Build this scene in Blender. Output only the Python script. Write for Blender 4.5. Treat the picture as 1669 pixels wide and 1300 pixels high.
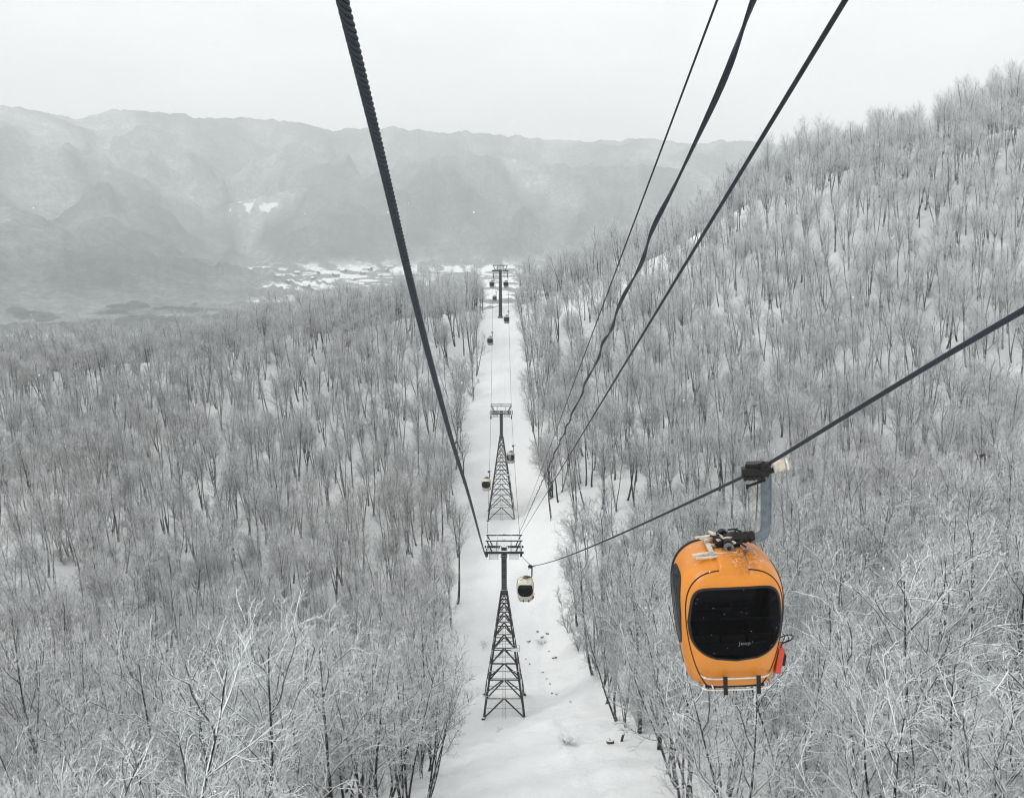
import bpy, bmesh, math, random
import numpy as np
from mathutils import Vector, Matrix, noise

scene = bpy.context.scene
for o in list(bpy.data.objects):
    bpy.data.objects.remove(o)
R = math.radians
col = scene.collection

# ------------------------------------------------------------------ camera, sky, sun, exposure
PITCH = R(13.0)
FOC = 1300.0 / 1669.0
cam_d = bpy.data.cameras.new("camera")
cam_d.sensor_width = 36.0
cam_d.lens = 36.0 * FOC
cam_d.clip_start = 0.1
cam_d.clip_end = 20000.0
cam = bpy.data.objects.new("camera", cam_d)
cam.location = (0, 0, 0)
cam.rotation_euler = (math.pi / 2 - PITCH, 0, 0)
col.objects.link(cam)
scene.camera = cam

SUN_EL, SUN_AZ = R(42), R(262)          # azimuth measured clockwise from +Y
world = bpy.data.worlds.new("World")
scene.world = world
world.use_nodes = True
wn, wl = world.node_tree.nodes, world.node_tree.links
wn.clear()
w_out = wn.new("ShaderNodeOutputWorld")
sky = wn.new("ShaderNodeTexSky")
sky.sky_type = 'NISHITA'
sky.sun_disc = False
sky.sun_elevation = SUN_EL
sky.sun_rotation = SUN_AZ
sky.dust_density = 3.0
bg_sky = wn.new("ShaderNodeBackground")
bg_sky.inputs[1].default_value = 0.08
wl.new(sky.outputs[0], bg_sky.inputs[0])
# the overcast: a cloud deck that brightens towards the zenith and is softly mottled
tc = wn.new("ShaderNodeTexCoord")
sep = wn.new("ShaderNodeSeparateXYZ")
wl.new(tc.outputs['Generated'], sep.inputs[0])
mapn = wn.new("ShaderNodeMapping")
mapn.inputs['Scale'].default_value = (1.0, 1.0, 2.6)
wl.new(tc.outputs['Generated'], mapn.inputs[0])
cn = wn.new("ShaderNodeTexNoise")
cn.inputs['Scale'].default_value = 2.3
cn.inputs['Detail'].default_value = 5.0
cn.inputs['Roughness'].default_value = 0.55
wl.new(mapn.outputs[0], cn.inputs['Vector'])
mr = wn.new("ShaderNodeMapRange")
mr.inputs['From Min'].default_value = 0.3
mr.inputs['From Max'].default_value = 0.7
mr.inputs['To Min'].default_value = 0.87
mr.inputs['To Max'].default_value = 1.08
wl.new(cn.outputs[0], mr.inputs[0])
gz = wn.new("ShaderNodeMapRange")
gz.inputs['From Min'].default_value = 0.0
gz.inputs['From Max'].default_value = 1.0
gz.inputs['To Min'].default_value = 0.94
gz.inputs['To Max'].default_value = 1.18
wl.new(sep.outputs[2], gz.inputs[0])
mul = wn.new("ShaderNodeMath")
mul.operation = 'MULTIPLY'
wl.new(mr.outputs[0], mul.inputs[0])
wl.new(gz.outputs[0], mul.inputs[1])
bg_cl = wn.new("ShaderNodeBackground")
bg_cl.inputs[0].default_value = (0.985, 0.99, 0.987, 1)
wl.new(mul.outputs[0], bg_cl.inputs[1])
mixw = wn.new("ShaderNodeMixShader")
mixw.inputs[0].default_value = 0.94
wl.new(bg_sky.outputs[0], mixw.inputs[1])
wl.new(bg_cl.outputs[0], mixw.inputs[2])
wl.new(mixw.outputs[0], w_out.inputs[0])

sun_d = bpy.data.lights.new("sun", 'SUN')
sun_d.energy = 0.9
sun_d.angle = R(18)
sun_d.color = (1.0, 0.97, 0.93)
sun = bpy.data.objects.new("sun", sun_d)
sun.rotation_euler = (math.pi / 2 - SUN_EL, 0, math.pi - SUN_AZ)
col.objects.link(sun)

scene.view_settings.view_transform = 'Standard'
scene.view_settings.look = 'None'
scene.view_settings.exposure = 0.2
scene.view_settings.gamma = 1.0
scene.render.engine = 'CYCLES'
scene.cycles.use_denoising = True
scene.cycles.filter_width = 1.1
scene.cycles.denoiser = 'OPENIMAGEDENOISE'
scene.cycles.denoising_input_passes = 'RGB_ALBEDO_NORMAL'
scene.cycles.denoising_prefilter = 'ACCURATE'
scene.cycles.max_bounces = 6
scene.cycles.diffuse_bounces = 3
scene.cycles.volume_bounces = 1
scene.cycles.transparent_max_bounces = 8
HAZE_DENSITY = 2.9e-4
HAZE_COLOR = (0.952, 0.982, 0.988, 1)

# ------------------------------------------------------------------ helpers
SP, CP = math.sin(PITCH), math.cos(PITCH)


def at(px, py, Y):
    """surveying helper: the world point that stands Y metres ahead on the sight line through (px, py)"""
    sx, sy = (px - 834.5) / 1300.0, (py - 650.0) / 1300.0
    d = Y / (CP - sy * SP)
    return Vector((sx * d, Y, -d * (SP + sy * CP)))


def tag(o, label=None, cat=None, group=None, kind=None):
    if label: o["label"] = label
    if cat: o["category"] = cat
    if group: o["group"] = group
    if kind: o["kind"] = kind
    return o


def empty(name, loc=(0, 0, 0)):
    o = bpy.data.objects.new(name, None)
    o.empty_display_size = 0.3
    o.location = loc
    col.objects.link(o)
    return o


def mesh_obj(name, verts, faces, mat, parent=None, smooth=True):
    me = bpy.data.meshes.new(name)
    me.from_pydata([tuple(v) for v in verts], [], faces)
    if smooth:
        me.polygons.foreach_set("use_smooth", [True] * len(me.polygons))
    me.update()
    if mat is not None:
        me.materials.append(mat)
    o = bpy.data.objects.new(name, me)
    if parent is not None:
        o.parent = parent
    col.objects.link(o)
    return o


def np_mesh(name, V, F, mat, smooth=True, attrs=None):
    """mesh data from numpy vertices and a list of equal-sided face arrays"""
    me = bpy.data.meshes.new(name)
    V = np.asarray(V, dtype=np.float32)
    me.vertices.add(len(V))
    me.vertices.foreach_set("co", V.ravel())
    loops = np.concatenate([f.ravel() for f in F]).astype(np.int32)
    sizes = np.concatenate([np.full(len(f), f.shape[1], dtype=np.int32) for f in F])
    starts = np.concatenate([[0], np.cumsum(sizes)[:-1]]).astype(np.int32)
    me.loops.add(len(loops))
    me.loops.foreach_set("vertex_index", loops)
    me.polygons.add(len(sizes))
    me.polygons.foreach_set("loop_start", starts)
    me.polygons.foreach_set("loop_total", sizes)
    me.polygons.foreach_set("use_smooth", np.full(len(sizes), smooth, dtype=bool))
    me.update(calc_edges=True)
    me.validate()
    for k, a in (attrs or {}).items():
        at_ = me.attributes.new(k, 'FLOAT', 'POINT')
        at_.data.foreach_set("value", np.asarray(a, dtype=np.float32))
    me.materials.append(mat)
    return me


class MB:
    """collects bars, tubes and boxes and links them as one mesh object"""

    def __init__(self):
        self.v, self.f = [], []

    def add(self, vs, fs):
        b = len(self.v)
        self.v += [tuple(v) for v in vs]
        self.f += [tuple(i + b for i in f) for f in fs]

    def bar(self, p, q, w, h=None, up=(0, 0, 1)):
        h = w if h is None else h
        p, q = Vector(p), Vector(q)
        d = (q - p).normalized()
        u = Vector(up)
        if abs(d.dot(u)) > 0.97:
            u = Vector((0, 1, 0))
        s = d.cross(u).normalized()
        u = s.cross(d).normalized()
        vs = []
        for c in (p, q):
            for a, b in ((-1, -1), (1, -1), (1, 1), (-1, 1)):
                vs.append(c + s * (a * w / 2) + u * (b * h / 2))
        self.add(vs, [(3, 2, 1, 0), (4, 5, 6, 7), (0, 1, 5, 4), (1, 2, 6, 5), (2, 3, 7, 6), (3, 0, 4, 7)])
        return self

    def box(self, c, s, rot=None):
        c = Vector(c)
        vs = []
        for z in (-1, 1):
            for x, y in ((-1, -1), (1, -1), (1, 1), (-1, 1)):
                v = Vector((x * s[0] / 2, y * s[1] / 2, z * s[2] / 2))
                if rot is not None:
                    v = rot @ v
                vs.append(c + v)
        self.add(vs, [(3, 2, 1, 0), (4, 5, 6, 7), (0, 1, 5, 4), (1, 2, 6, 5), (2, 3, 7, 6), (3, 0, 4, 7)])
        return self

    def tube(self, pts, r, n=8, closed=False):
        pts = [Vector(p) for p in pts]
        rs = r if isinstance(r, (list, tuple)) else [r] * len(pts)
        vs, fs = [], []
        ref = None
        m = len(pts)
        for i, p in enumerate(pts):
            a = pts[i - 1] if (i > 0 or closed) else p
            b = pts[(i + 1) % m] if (i < m - 1 or closed) else p
            d = (b - a).normalized()
            if ref is None:
                ref = Vector((0, 0, 1)) if abs(d.z) < 0.9 else Vector((1, 0, 0))
            s = d.cross(ref).normalized()
            ref = s.cross(d).normalized()
            for k in range(n):
                t = 2 * math.pi * k / n
                vs.append(p + (s * math.cos(t) + ref * math.sin(t)) * rs[i])
        last = m if closed else m - 1
        for i in range(last):
            j = (i + 1) % m
            for k in range(n):
                l = (k + 1) % n
                fs.append((i * n + k, i * n + l, j * n + l, j * n + k))
        if not closed:
            fs.append(tuple(range(n - 1, -1, -1)))
            fs.append(tuple((m - 1) * n + k for k in range(n)))
        self.add(vs, fs)
        return self

    def disc(self, c, axis, r, w, n=14):
        c, a = Vector(c), Vector(axis).normalized()
        self.tube([c - a * w / 2, c + a * w / 2], r, n)
        return self

    def build(self, name, mat, parent=None, smooth=False, bevel=0.0):
        o = mesh_obj(name, self.v, self.f, mat, parent, smooth)
        if bevel:
            m = o.modifiers.new("bevel", 'BEVEL')
            m.width = bevel
            m.segments = 2
            m.limit_method = 'ANGLE'
        return o


# ------------------------------------------------------------------ materials
def new_mat(name):
    m = bpy.data.materials.new(name)
    m.use_nodes = True
    nt = m.node_tree
    return m, nt.nodes, nt.links, nt.nodes["Principled BSDF"]


def noise_node(N, L, scale, detail=4, rough=0.55, coord='Object', vec=None):
    n = N.new("ShaderNodeTexNoise")
    n.inputs['Scale'].default_value = scale
    n.inputs['Detail'].default_value = detail
    n.inputs['Roughness'].default_value = rough
    if vec is None:
        t = N.new("ShaderNodeTexCoord")
        vec = t.outputs[coord]
    L.new(vec, n.inputs['Vector'])
    return n


def maprange(N, L, src, a, b, c=0.0, d=1.0, smooth=False):
    m = N.new("ShaderNodeMapRange")
    if smooth:
        m.interpolation_type = 'SMOOTHSTEP'
    m.inputs['From Min'].default_value = a
    m.inputs['From Max'].default_value = b
    m.inputs['To Min'].default_value = c
    m.inputs['To Max'].default_value = d
    L.new(src, m.inputs[0])
    return m.outputs[0]


def math_node(N, L, op, a, b=None):
    m = N.new("ShaderNodeMath")
    m.operation = op
    for i, s in enumerate((a, b)):
        if s is None:
            continue
        if isinstance(s, (int, float)):
            m.inputs[i].default_value = s
        else:
            L.new(s, m.inputs[i])
    return m.outputs[0]


def mix_col(N, L, f, a, b, mode='MIX'):
    m = N.new("ShaderNodeMix")
    m.data_type = 'RGBA'
    m.blend_type = mode
    if isinstance(f, (int, float)):
        m.inputs[0].default_value = f
    else:
        L.new(f, m.inputs[0])
    for i, s in ((6, a), (7, b)):
        if isinstance(s, tuple):
            m.inputs[i].default_value = s if len(s) == 4 else (*s, 1)
        else:
            L.new(s, m.inputs[i])
    return m.outputs[2]


SNOW = (0.86, 0.885, 0.90, 1)


def mat_plain(name, c, rough=0.5, metal=0.0, var=0.15, nscale=8.0, snow=0.0, coat=0.0):
    """a solid material with mottling; snow lies on its upward faces when asked"""
    m, N, L, B = new_mat(name)
    n = noise_node(N, L, nscale, 5, 0.6)
    f = maprange(N, L, n.outputs[0], 0.3, 0.7)
    lo = tuple(x * (1 - var) for x in c)
    hi = tuple(min(1, x * (1 + var)) for x in c)
    cc = mix_col(N, L, f, lo, hi)
    if snow:
        g = N.new("ShaderNodeNewGeometry")
        s = N.new("ShaderNodeSeparateXYZ")
        L.new(g.outputs['Normal'], s.inputs[0])
        n2 = noise_node(N, L, 6.0, 3)
        z = math_node(N, L, 'ADD', s.outputs[2], math_node(N, L, 'MULTIPLY', n2.outputs[0], 0.5))
        k = maprange(N, L, z, 1.15 - 0.4 * snow, 1.3 - 0.4 * snow, 0, 1, True)
        cc = mix_col(N, L, k, cc, SNOW)
        L.new(maprange(N, L, k, 0, 1, rough, 0.8), B.inputs['Roughness'])
        L.new(maprange(N, L, k, 0, 1, metal, 0.0), B.inputs['Metallic'])
    else:
        L.new(maprange(N, L, n.outputs[0], 0.2, 0.8, max(0.02, rough - 0.08), min(1, rough + 0.1)), B.inputs['Roughness'])
        B.inputs['Metallic'].default_value = metal
    L.new(cc, B.inputs['Base Color'])
    if max(c) < 0.1:
        B.inputs['Specular IOR Level'].default_value = 0.22
    if coat:
        B.inputs['Coat Weight'].default_value = coat
        B.inputs['Coat Roughness'].default_value = 0.12
    return m


def mat_tree():
    """bark with snow lying on every upward side; rime thickens on the twigs with height above the gully"""
    m, N, L, B = new_mat("snowy_bark")
    g = N.new("ShaderNodeNewGeometry")
    s = N.new("ShaderNodeSeparateXYZ")
    L.new(g.outputs['Normal'], s.inputs[0])
    p = N.new("ShaderNodeSeparateXYZ")
    L.new(g.outputs['Position'], p.inputs[0])
    fine = N.new("ShaderNodeAttribute")
    fine.attribute_name = "fine"
    n1 = noise_node(N, L, 3.5, 3, 0.6, vec=g.outputs['Position'])
    n2 = noise_node(N, L, 0.022, 3, 0.6, vec=g.outputs['Position'])
    n3 = noise_node(N, L, 0.35, 2, 0.5, vec=g.outputs['Position'])
    bark = mix_col(N, L, maprange(N, L, n1.outputs[0], 0.3, 0.7), (0.012, 0.013, 0.013), (0.042, 0.040, 0.037))
    twig = mix_col(N, L, maprange(N, L, n2.outputs[0], 0.47, 0.62), (0.055, 0.075, 0.070), (0.140, 0.118, 0.106))
    c = mix_col(N, L, fine.outputs['Fac'], bark, twig)
    # lying snow
    z = math_node(N, L, 'ADD', s.outputs[2], math_node(N, L, 'MULTIPLY', math_node(N, L, 'SUBTRACT', n1.outputs[0], 0.5), 0.65))
    z = math_node(N, L, 'ADD', z, math_node(N, L, 'MULTIPLY', math_node(N, L, 'SUBTRACT', n3.outputs[0], 0.5), 0.4))
    k = maprange(N, L, z, 0.16, 0.30, 0, 1, True)
    # plastered on the windward side of the stems
    dv = N.new("ShaderNodeVectorMath")
    dv.operation = 'DOT_PRODUCT'
    L.new(g.outputs['Normal'], dv.inputs[0])
    dv.inputs[1].default_value = (-0.75, -0.55, 0.3)
    kw = maprange(N, L, math_node(N, L, 'ADD', dv.outputs['Value'], math_node(N, L, 'MULTIPLY', n1.outputs[0], 0.8)), 1.30, 1.48, 0, 0.7, True)
    k = math_node(N, L, 'MAXIMUM', k, kw)
    # rime
    rime = maprange(N, L, p.outputs[2], -68, 2, 0.10, 0.90, True)
    rime = math_node(N, L, 'MULTIPLY', rime, fine.outputs['Fac'])
    k = math_node(N, L, 'MAXIMUM', k, rime)
    c = mix_col(N, L, k, c, SNOW)
    L.new(c, B.inputs['Base Color'])
    B.inputs['Roughness'].default_value = 0.85
    B.inputs['Specular IOR Level'].default_value = 0.1
    return m


def mat_snow():
    m, N, L, B = new_mat("snow")
    g = N.new("ShaderNodeNewGeometry")
    n1 = noise_node(N, L, 0.09, 5, 0.55, vec=g.outputs['Position'])
    n2 = noise_node(N, L, 0.9, 6, 0.6, vec=g.outputs['Position'])
    c = mix_col(N, L, maprange(N, L, n1.outputs[0], 0.3, 0.7), (0.83, 0.86, 0.865), (0.89, 0.905, 0.91))
    c = mix_col(N, L, maprange(N, L, n2.outputs[0], 0.66, 0.80, 0, 0.22), c, (0.62, 0.64, 0.64))
    L.new(c, B.inputs['Base Color'])
    B.inputs['Roughness'].default_value = 0.75
    B.inputs['Specular IOR Level'].default_value = 0.2
    b = N.new("ShaderNodeBump")
    b.inputs['Strength'].default_value = 0.7
    b.inputs['Distance'].default_value = 0.35
    L.new(n2.outputs[0], b.inputs['Height'])
    L.new(b.outputs[0], B.inputs['Normal'])
    return m


def mat_far():
    """far slopes: bare wood and conifers over snow, open fields white"""
    m, N, L, B = new_mat("far_slopes")
    g = N.new("ShaderNodeNewGeometry")
    a = N.new("ShaderNodeAttribute")
    a.attribute_name = "wood"
    n1 = noise_node(N, L, 0.012, 6, 0.7, vec=g.outputs['Position'])
    n2 = noise_node(N, L, 0.06, 4, 0.7, vec=g.outputs['Position'])
    k = math_node(N, L, 'ADD', a.outputs['Fac'], math_node(N, L, 'MULTIPLY', math_node(N, L, 'SUBTRACT', n1.outputs[0], 0.5), 0.6))
    k = math_node(N, L, 'ADD', k, math_node(N, L, 'MULTIPLY', math_node(N, L, 'SUBTRACT', n2.outputs[0], 0.5), 0.75))
    r = N.new("ShaderNodeValToRGB")
    e = r.color_ramp.elements
    e[0].position, e[0].color = 0.12, (0.86, 0.88, 0.89, 1)
    e[1].position, e[1].color = 1.0, (0.035, 0.055, 0.05, 1)
    for pos, cc in ((0.25, (0.42, 0.44, 0.44, 1)), (0.5, (0.22, 0.24, 0.235, 1)), (0.75, (0.10, 0.12, 0.115, 1))):
        x = e.new(pos)
        x.color = cc
    L.new(k, r.inputs[0])
    L.new(r.outputs[0], B.inputs['Base Color'])
    B.inputs['Roughness'].default_value = 0.95
    B.inputs['Specular IOR Level'].default_value = 0.1
    return m


def mat_glass():
    m, N, L, B = new_mat("tinted_glass")
    out = N["Material Output"]
    t = N.new("ShaderNodeBsdfTransparent")
    t.inputs[0].default_value = (0.13, 0.13, 0.15, 1)
    gl = N.new("ShaderNodeBsdfGlossy")
    gl.inputs['Roughness'].default_value = 0.04
    gl.inputs[0].default_value = (0.9, 0.92, 0.95, 1)
    lw = N.new("ShaderNodeFresnel")
    lw.inputs[0].default_value = 1.28
    mx = N.new("ShaderNodeMixShader")
    L.new(math_node(N, L, 'MULTIPLY', lw.outputs[0], 0.2), mx.inputs[0])
    L.new(t.outputs[0], mx.inputs[1])
    L.new(gl.outputs[0], mx.inputs[2])
    # snow specks stuck on the pane
    d = N.new("ShaderNodeBsdfDiffuse")
    d.inputs[0].default_value = (0.8, 0.82, 0.84, 1)
    v = N.new("ShaderNodeTexVoronoi")
    v.inputs['Scale'].default_value = 11
    tcn = N.new("ShaderNodeTexCoord")
    L.new(tcn.outputs['Object'], v.inputs['Vector'])
    k = maprange(N, L, v.outputs['Distance'], 0.05, 0.09, 0.8, 0.0)
    n = noise_node(N, L, 5, 2)
    k = math_node(N, L, 'MULTIPLY', k, maprange(N, L, n.outputs[0], 0.5, 0.55))
    mx2 = N.new("ShaderNodeMixShader")
    L.new(k, mx2.inputs[0])
    L.new(mx.outputs[0], mx2.inputs[1])
    L.new(d.outputs[0], mx2.inputs[2])
    L.new(mx2.outputs[0], out.inputs[0])
    return m


def mat_paint(name, c, dirt):
    """cabin paint: satin gloss, thin dirt and grease, dark rust-brown round the roof mount, a little snow dust"""
    m, N, L, B = new_mat(name)
    t = N.new("ShaderNodeTexCoord")
    s = N.new("ShaderNodeSeparateXYZ")
    L.new(t.outputs['Object'], s.inputs[0])
    n1 = noise_node(N, L, 2.0, 6, 0.65)
    n2 = noise_node(N, L, 22.0, 4, 0.7)
    base = mix_col(N, L, maprange(N, L, n1.outputs[0], 0.35, 0.7), tuple(x * 0.86 for x in c), c)
    # streaky grime low on the body
    low = maprange(N, L, s.outputs[2], -2.95, -3.6, 0, 0.55)
    k = math_node(N, L, 'MULTIPLY', low, maprange(N, L, n1.outputs[0], 0.42, 0.62))
    base = mix_col(N, L, k, base, tuple(x * 0.45 for x in c))
    # grease that dripped round the mount in the middle of the roof
    dx = math_node(N, L, 'ABSOLUTE', math_node(N, L, 'ADD', s.outputs[0], 0.45))
    hyp = math_node(N, L, 'ADD', math_node(N, L, 'MULTIPLY', dx, 1.4), math_node(N, L, 'ABSOLUTE', math_node(N, L, 'ADD', s.outputs[1], 0.12)))
    near = maprange(N, L, hyp, 0.25, 0.95, 1.0, 0.0)
    top = maprange(N, L, s.outputs[2], -1.70, -1.52, 0, 1)
    gk = math_node(N, L, 'MULTIPLY', math_node(N, L, 'MULTIPLY', near, top), maprange(N, L, n2.outputs[0], 0.40, 0.62))
    base = mix_col(N, L, gk, base, dirt)
    # a thin sift of snow on the level parts of the roof, scuffs along the sides
    gg = N.new("ShaderNodeNewGeometry")
    gs = N.new("ShaderNodeSeparateXYZ")
    L.new(gg.outputs['Normal'], gs.inputs[0])
    n4 = noise_node(N, L, 9.0, 6, 0.75)
    sk = math_node(N, L, 'MULTIPLY', maprange(N, L, gs.outputs[2], 0.55, 0.95), maprange(N, L, n4.outputs[0], 0.56, 0.70, 0, 0.55))
    base = mix_col(N, L, sk, base, SNOW)
    n5 = noise_node(N, L, 40.0, 3, 0.8)
    base = mix_col(N, L, maprange(N, L, n5.outputs[0], 0.70, 0.78, 0, 0.5), base, tuple(x * 0.4 for x in c))
    # the inside of the shell is lined dark
    base = mix_col(N, L, gg.outputs['Backfacing'], base, (0.02, 0.02, 0.022))
    L.new(base, B.inputs['Base Color'])
    L.new(maprange(N, L, n1.outputs[0], 0.3, 0.7, 0.32, 0.5), B.inputs['Roughness'])
    B.inputs['Coat Weight'].default_value = 0.25
    B.inputs['Coat Roughness'].default_value = 0.2
    return m


M_TREE = mat_tree()
M_SNOW = mat_snow()
M_FAR = mat_far()
M_STEEL = mat_plain("weathered_dark_steel", (0.030, 0.029, 0.031), 0.6, 0.2, 0.35, 3.0, snow=0.12)
M_MAST = mat_plain("mast_steel", (0.040, 0.038, 0.040), 0.6, 0.2, 0.4, 2.0, snow=0.1)
M_GALV = mat_plain("galvanised_steel", (0.12, 0.13, 0.135), 0.5, 0.4, 0.25, 5.0, snow=0.15)
def mat_rope():
    """greasy steel rope: groove shade painted black between the strands, worn blue-grey on their crowns"""
    m, N, L, B = new_mat("rope_steel")
    w = N.new("ShaderNodeAttribute")
    w.attribute_name = "wear"
    n = noise_node(N, L, 25, 4)
    k = math_node(N, L, 'MULTIPLY', maprange(N, L, w.outputs['Fac'], 0.25, 1.0, 0, 1), maprange(N, L, n.outputs[0], 0.3, 0.7, 0.6, 1.0))
    L.new(mix_col(N, L, k, (0.004, 0.005, 0.006), (0.032, 0.042, 0.056)), B.inputs['Base Color'])
    B.inputs['Roughness'].default_value = 0.55
    B.inputs['Specular IOR Level'].default_value = 0.25
    return m


M_ROPE = mat_rope()
M_CABLE = mat_plain("cable_sheath", (0.014, 0.018, 0.028), 0.45, 0.0, 0.3, 12.0, snow=1.25)
M_GLASS = mat_glass()
M_RUBBER = mat_plain("black_rubber", (0.014, 0.014, 0.016), 0.5, 0, 0.2)
M_BLACK = mat_plain("greasy_black_iron", (0.022, 0.021, 0.02), 0.45, 0.4, 0.5, 14.0)
M_HANGER = mat_plain("weathered_hanger_paint", (0.13, 0.16, 0.18), 0.5, 0.2, 0.4, 6.0)
M_CHROME = mat_plain("bare_tube", (0.62, 0.62, 0.61), 0.28, 0.9, 0.15)
M_RED = mat_plain("red_plastic", (0.55, 0.05, 0.02), 0.4, 0, 0.15)
M_PALE = mat_plain("pale_weathered_slat", (0.55, 0.50, 0.42), 0.7, 0, 0.3, 9.0)
M_IRON = mat_plain("grey_casting", (0.16, 0.16, 0.155), 0.5, 0.5, 0.3, 12.0)
M_INSIDE = mat_plain("dark_lining", (0.022, 0.022, 0.026), 0.7, 0, 0.2)
M_SEAT = mat_plain("grey_violet_seat", (0.13, 0.12, 0.15), 0.6, 0, 0.2)
M_LETTER = mat_plain("dull_grey_lettering", (0.16, 0.165, 0.175), 0.5, 0, 0.1)
M_ORANGE = mat_paint("orange_paint", (0.70, 0.232, 0.003), (0.03, 0.022, 0.018))
M_WHITE = mat_paint("white_paint", (0.76, 0.71, 0.58), (0.40, 0.22, 0.07))
M_GREY = mat_paint("grey_paint", (0.42, 0.42, 0.42), (0.12, 0.09, 0.06))
M_WOOD = mat_plain("dark_wet_wood", (0.05, 0.043, 0.038), 0.8, 0, 0.4, 5.0, snow=0.6)
M_ROCK = mat_plain("dark_rock", (0.10, 0.10, 0.105), 0.85, 0, 0.5, 4.0, snow=0.55)
M_FLAKE = mat_plain("snowflake_white", (0.92, 0.93, 0.95), 0.9, 0, 0.02)

# ------------------------------------------------------------------ near terrain
CTRL = [
    # under and behind the camera: the slope falls away ahead, parallel with the rope
    (-90, -60, 0), (0, -60, 4), (90, -60, 10), (-90, 0, -27), (-30, 0, -25), (0, 0, -24.5), (30, 0, -22), (90, 0, -8),
    (-60, 35, -43), (0, 35, -40.5), (40, 35, -33), (0, 65, -54), (-50, 65, -57), (45, 65, -43), (-150, 60, -66),
    (1, 104.4, -71.5), (-40, 104, -73.5), (-100, 104, -76), (-9, 128, -77), (4, 128, -77), (9, 118, -72.5), (35, 110, -60), (62, 110, -50),
    (-60, 135, -79), (-110, 140, -80), (-170, 140, -84), (-3, 182, -72.5),
    # left face and its ridge
    at(60, 890, 172), at(300, 870, 175), at(520, 850, 178), at(0, 605, 305), at(240, 590, 305), at(480, 540, 300), at(650, 520, 290),
    at(760, 508, 280), at(-200, 640, 305), at(380, 720, 225), at(120, 750, 225), at(640, 690, 222),
    # the run and the crest by the far mast
    at(815, 700, 214), at(815, 600, 240), at(815, 520, 272), at(815, 497, 284),
    # right hill
    at(950, 800, 165), at(1130, 800, 155), at(1500, 770, 150), at(1669, 740, 145), at(900, 640, 225), at(1050, 620, 215),
    at(1300, 520, 215), at(1550, 480, 205), at(860, 497, 290), at(960, 460, 290), at(1100, 405, 300), at(1200, 345, 295),
    at(1330, 280, 285), at(1500, 248, 275), at(1669, 208, 262), at(1850, 165, 262), at(1850, 480, 205), at(1900, 800, 140),
    # beyond the ridges the ground drops to the valley
    (-150, 420, -130), (-40, 400, -118), (0, 345, -74), (0, 420, -125), (80, 430, -110), (170, 440, -90), (260, 440, -70), (-280, 300, -105), (-280, 420, -150),
]
CP_ = np.array([tuple(p) for p in CTRL], dtype=float)


def _rbf_fit(P):
    d = np.linalg.norm(P[:, None, :2] - P[None, :, :2], axis=2)
    n = len(P)
    A = np.zeros((n + 3, n + 3))
    A[:n, :n] = d - np.eye(n) * 1.5
    A[:n, n] = 1
    A[:n, n + 1:] = P[:, :2]
    A[n:, :n] = A[:n, n:].T
    return np.linalg.solve(A, np.concatenate([P[:, 2], np.zeros(3)]))


_W = _rbf_fit(CP_)


def ground_np(x, y):
    x, y = np.asarray(x, float), np.asarray(y, float)
    sh = x.shape
    x, y = x.ravel(), y.ravel()
    z = np.zeros(len(x))
    for i in range(0, len(x), 20000):
        d = np.sqrt((x[i:i + 20000, None] - CP_[None, :, 0]) ** 2 + (y[i:i + 20000, None] - CP_[None, :, 1]) ** 2 + 9.0)
        z[i:i + 20000] = d @ _W[:-3]
    z += _W[-3] + _W[-2] * x + _W[-1] * y
    # hummocks
    z += 0.7 * np.sin(x * 0.11 + 1.3 * np.sin(y * 0.06)) * np.sin(y * 0.09 + 0.7) * np.clip((np.abs(x) - 12) / 30, 0.1, 1)
    return z.reshape(sh)


def bump(x, y):
    """small relief of the open run: drifts, an old track, the cut bank of a brook beyond the first tower"""
    p = Vector((x, y, 0))
    v = 0.85 * noise.noise(p * 0.13) + 0.55 * noise.noise(p * 0.36) + 0.24 * noise.noise(p * 0.9) + 0.05 * noise.noise(p * 2.2)
    if 40 < y < 140 and -25 < x < 30:
        line = 121 + 0.25 * x + 1.6 * noise.noise(p * 0.2)
        v += -1.5 * math.exp(-((y - line) / 1.6) ** 2) * max(0.0, min(1.0, (x + 2) / 4)) * max(0.0, min(1.0, (22 - x) / 8))
        tr = 5.5 + 0.05 * (115 - y) + 0.6 * noise.noise(Vector((0, y * 0.1, 3)))
        v += -0.25 * math.exp(-((x - tr) / 0.5) ** 2) + 0.2 * math.exp(-((x - tr + 1.1) / 0.6) ** 2)
    return v


def axis(segs):
    out = []
    for a, b, s in segs:
        out += list(np.arange(a, b, s))
    out.append(segs[-1][1])
    return np.array(out)


gx = axis([(-340, -130, 7), (-130, -24, 2.5), (-24, 30, 0.75), (30, 150, 2.5), (150, 340, 7)])
gy = axis([(-60, 40, 4), (40, 140, 0.8), (140, 330, 2.0), (330, 450, 6)])
X, Y = np.meshgrid(gx, gy)
Z = ground_np(X, Y)
for j in range(len(gy)):
    for i in range(len(gx)):
        if abs(gx[i]) < 60 and gy[j] < 330:
            Z[j, i] += bump(gx[i], gy[j])
        else:
            Z[j, i] += 1.1 * noise.noise(Vector((gx[i] * 0.05, gy[j] * 0.05, 0)))


for ty_, tx_ in ((104.4, -1.12), (181.6, -2.6), (272.0, -4.0)):      # levelled footings of the towers
    w = np.exp(-(((X - tx_) ** 2 + (Y - ty_) ** 2) / 7.0 ** 2) ** 2)
    c0 = -70.5 if ty_ < 110 else float(ground_np(np.array([tx_]), np.array([ty_]))[0])
    Z = Z * (1 - w) + c0 * w


def grid_faces(ny, nx):
    a = np.arange(ny * nx).reshape(ny, nx)
    return np.stack([a[:-1, :-1], a[:-1, 1:], a[1:, 1:], a[1:, :-1]], axis=-1).reshape(-1, 4)


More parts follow.
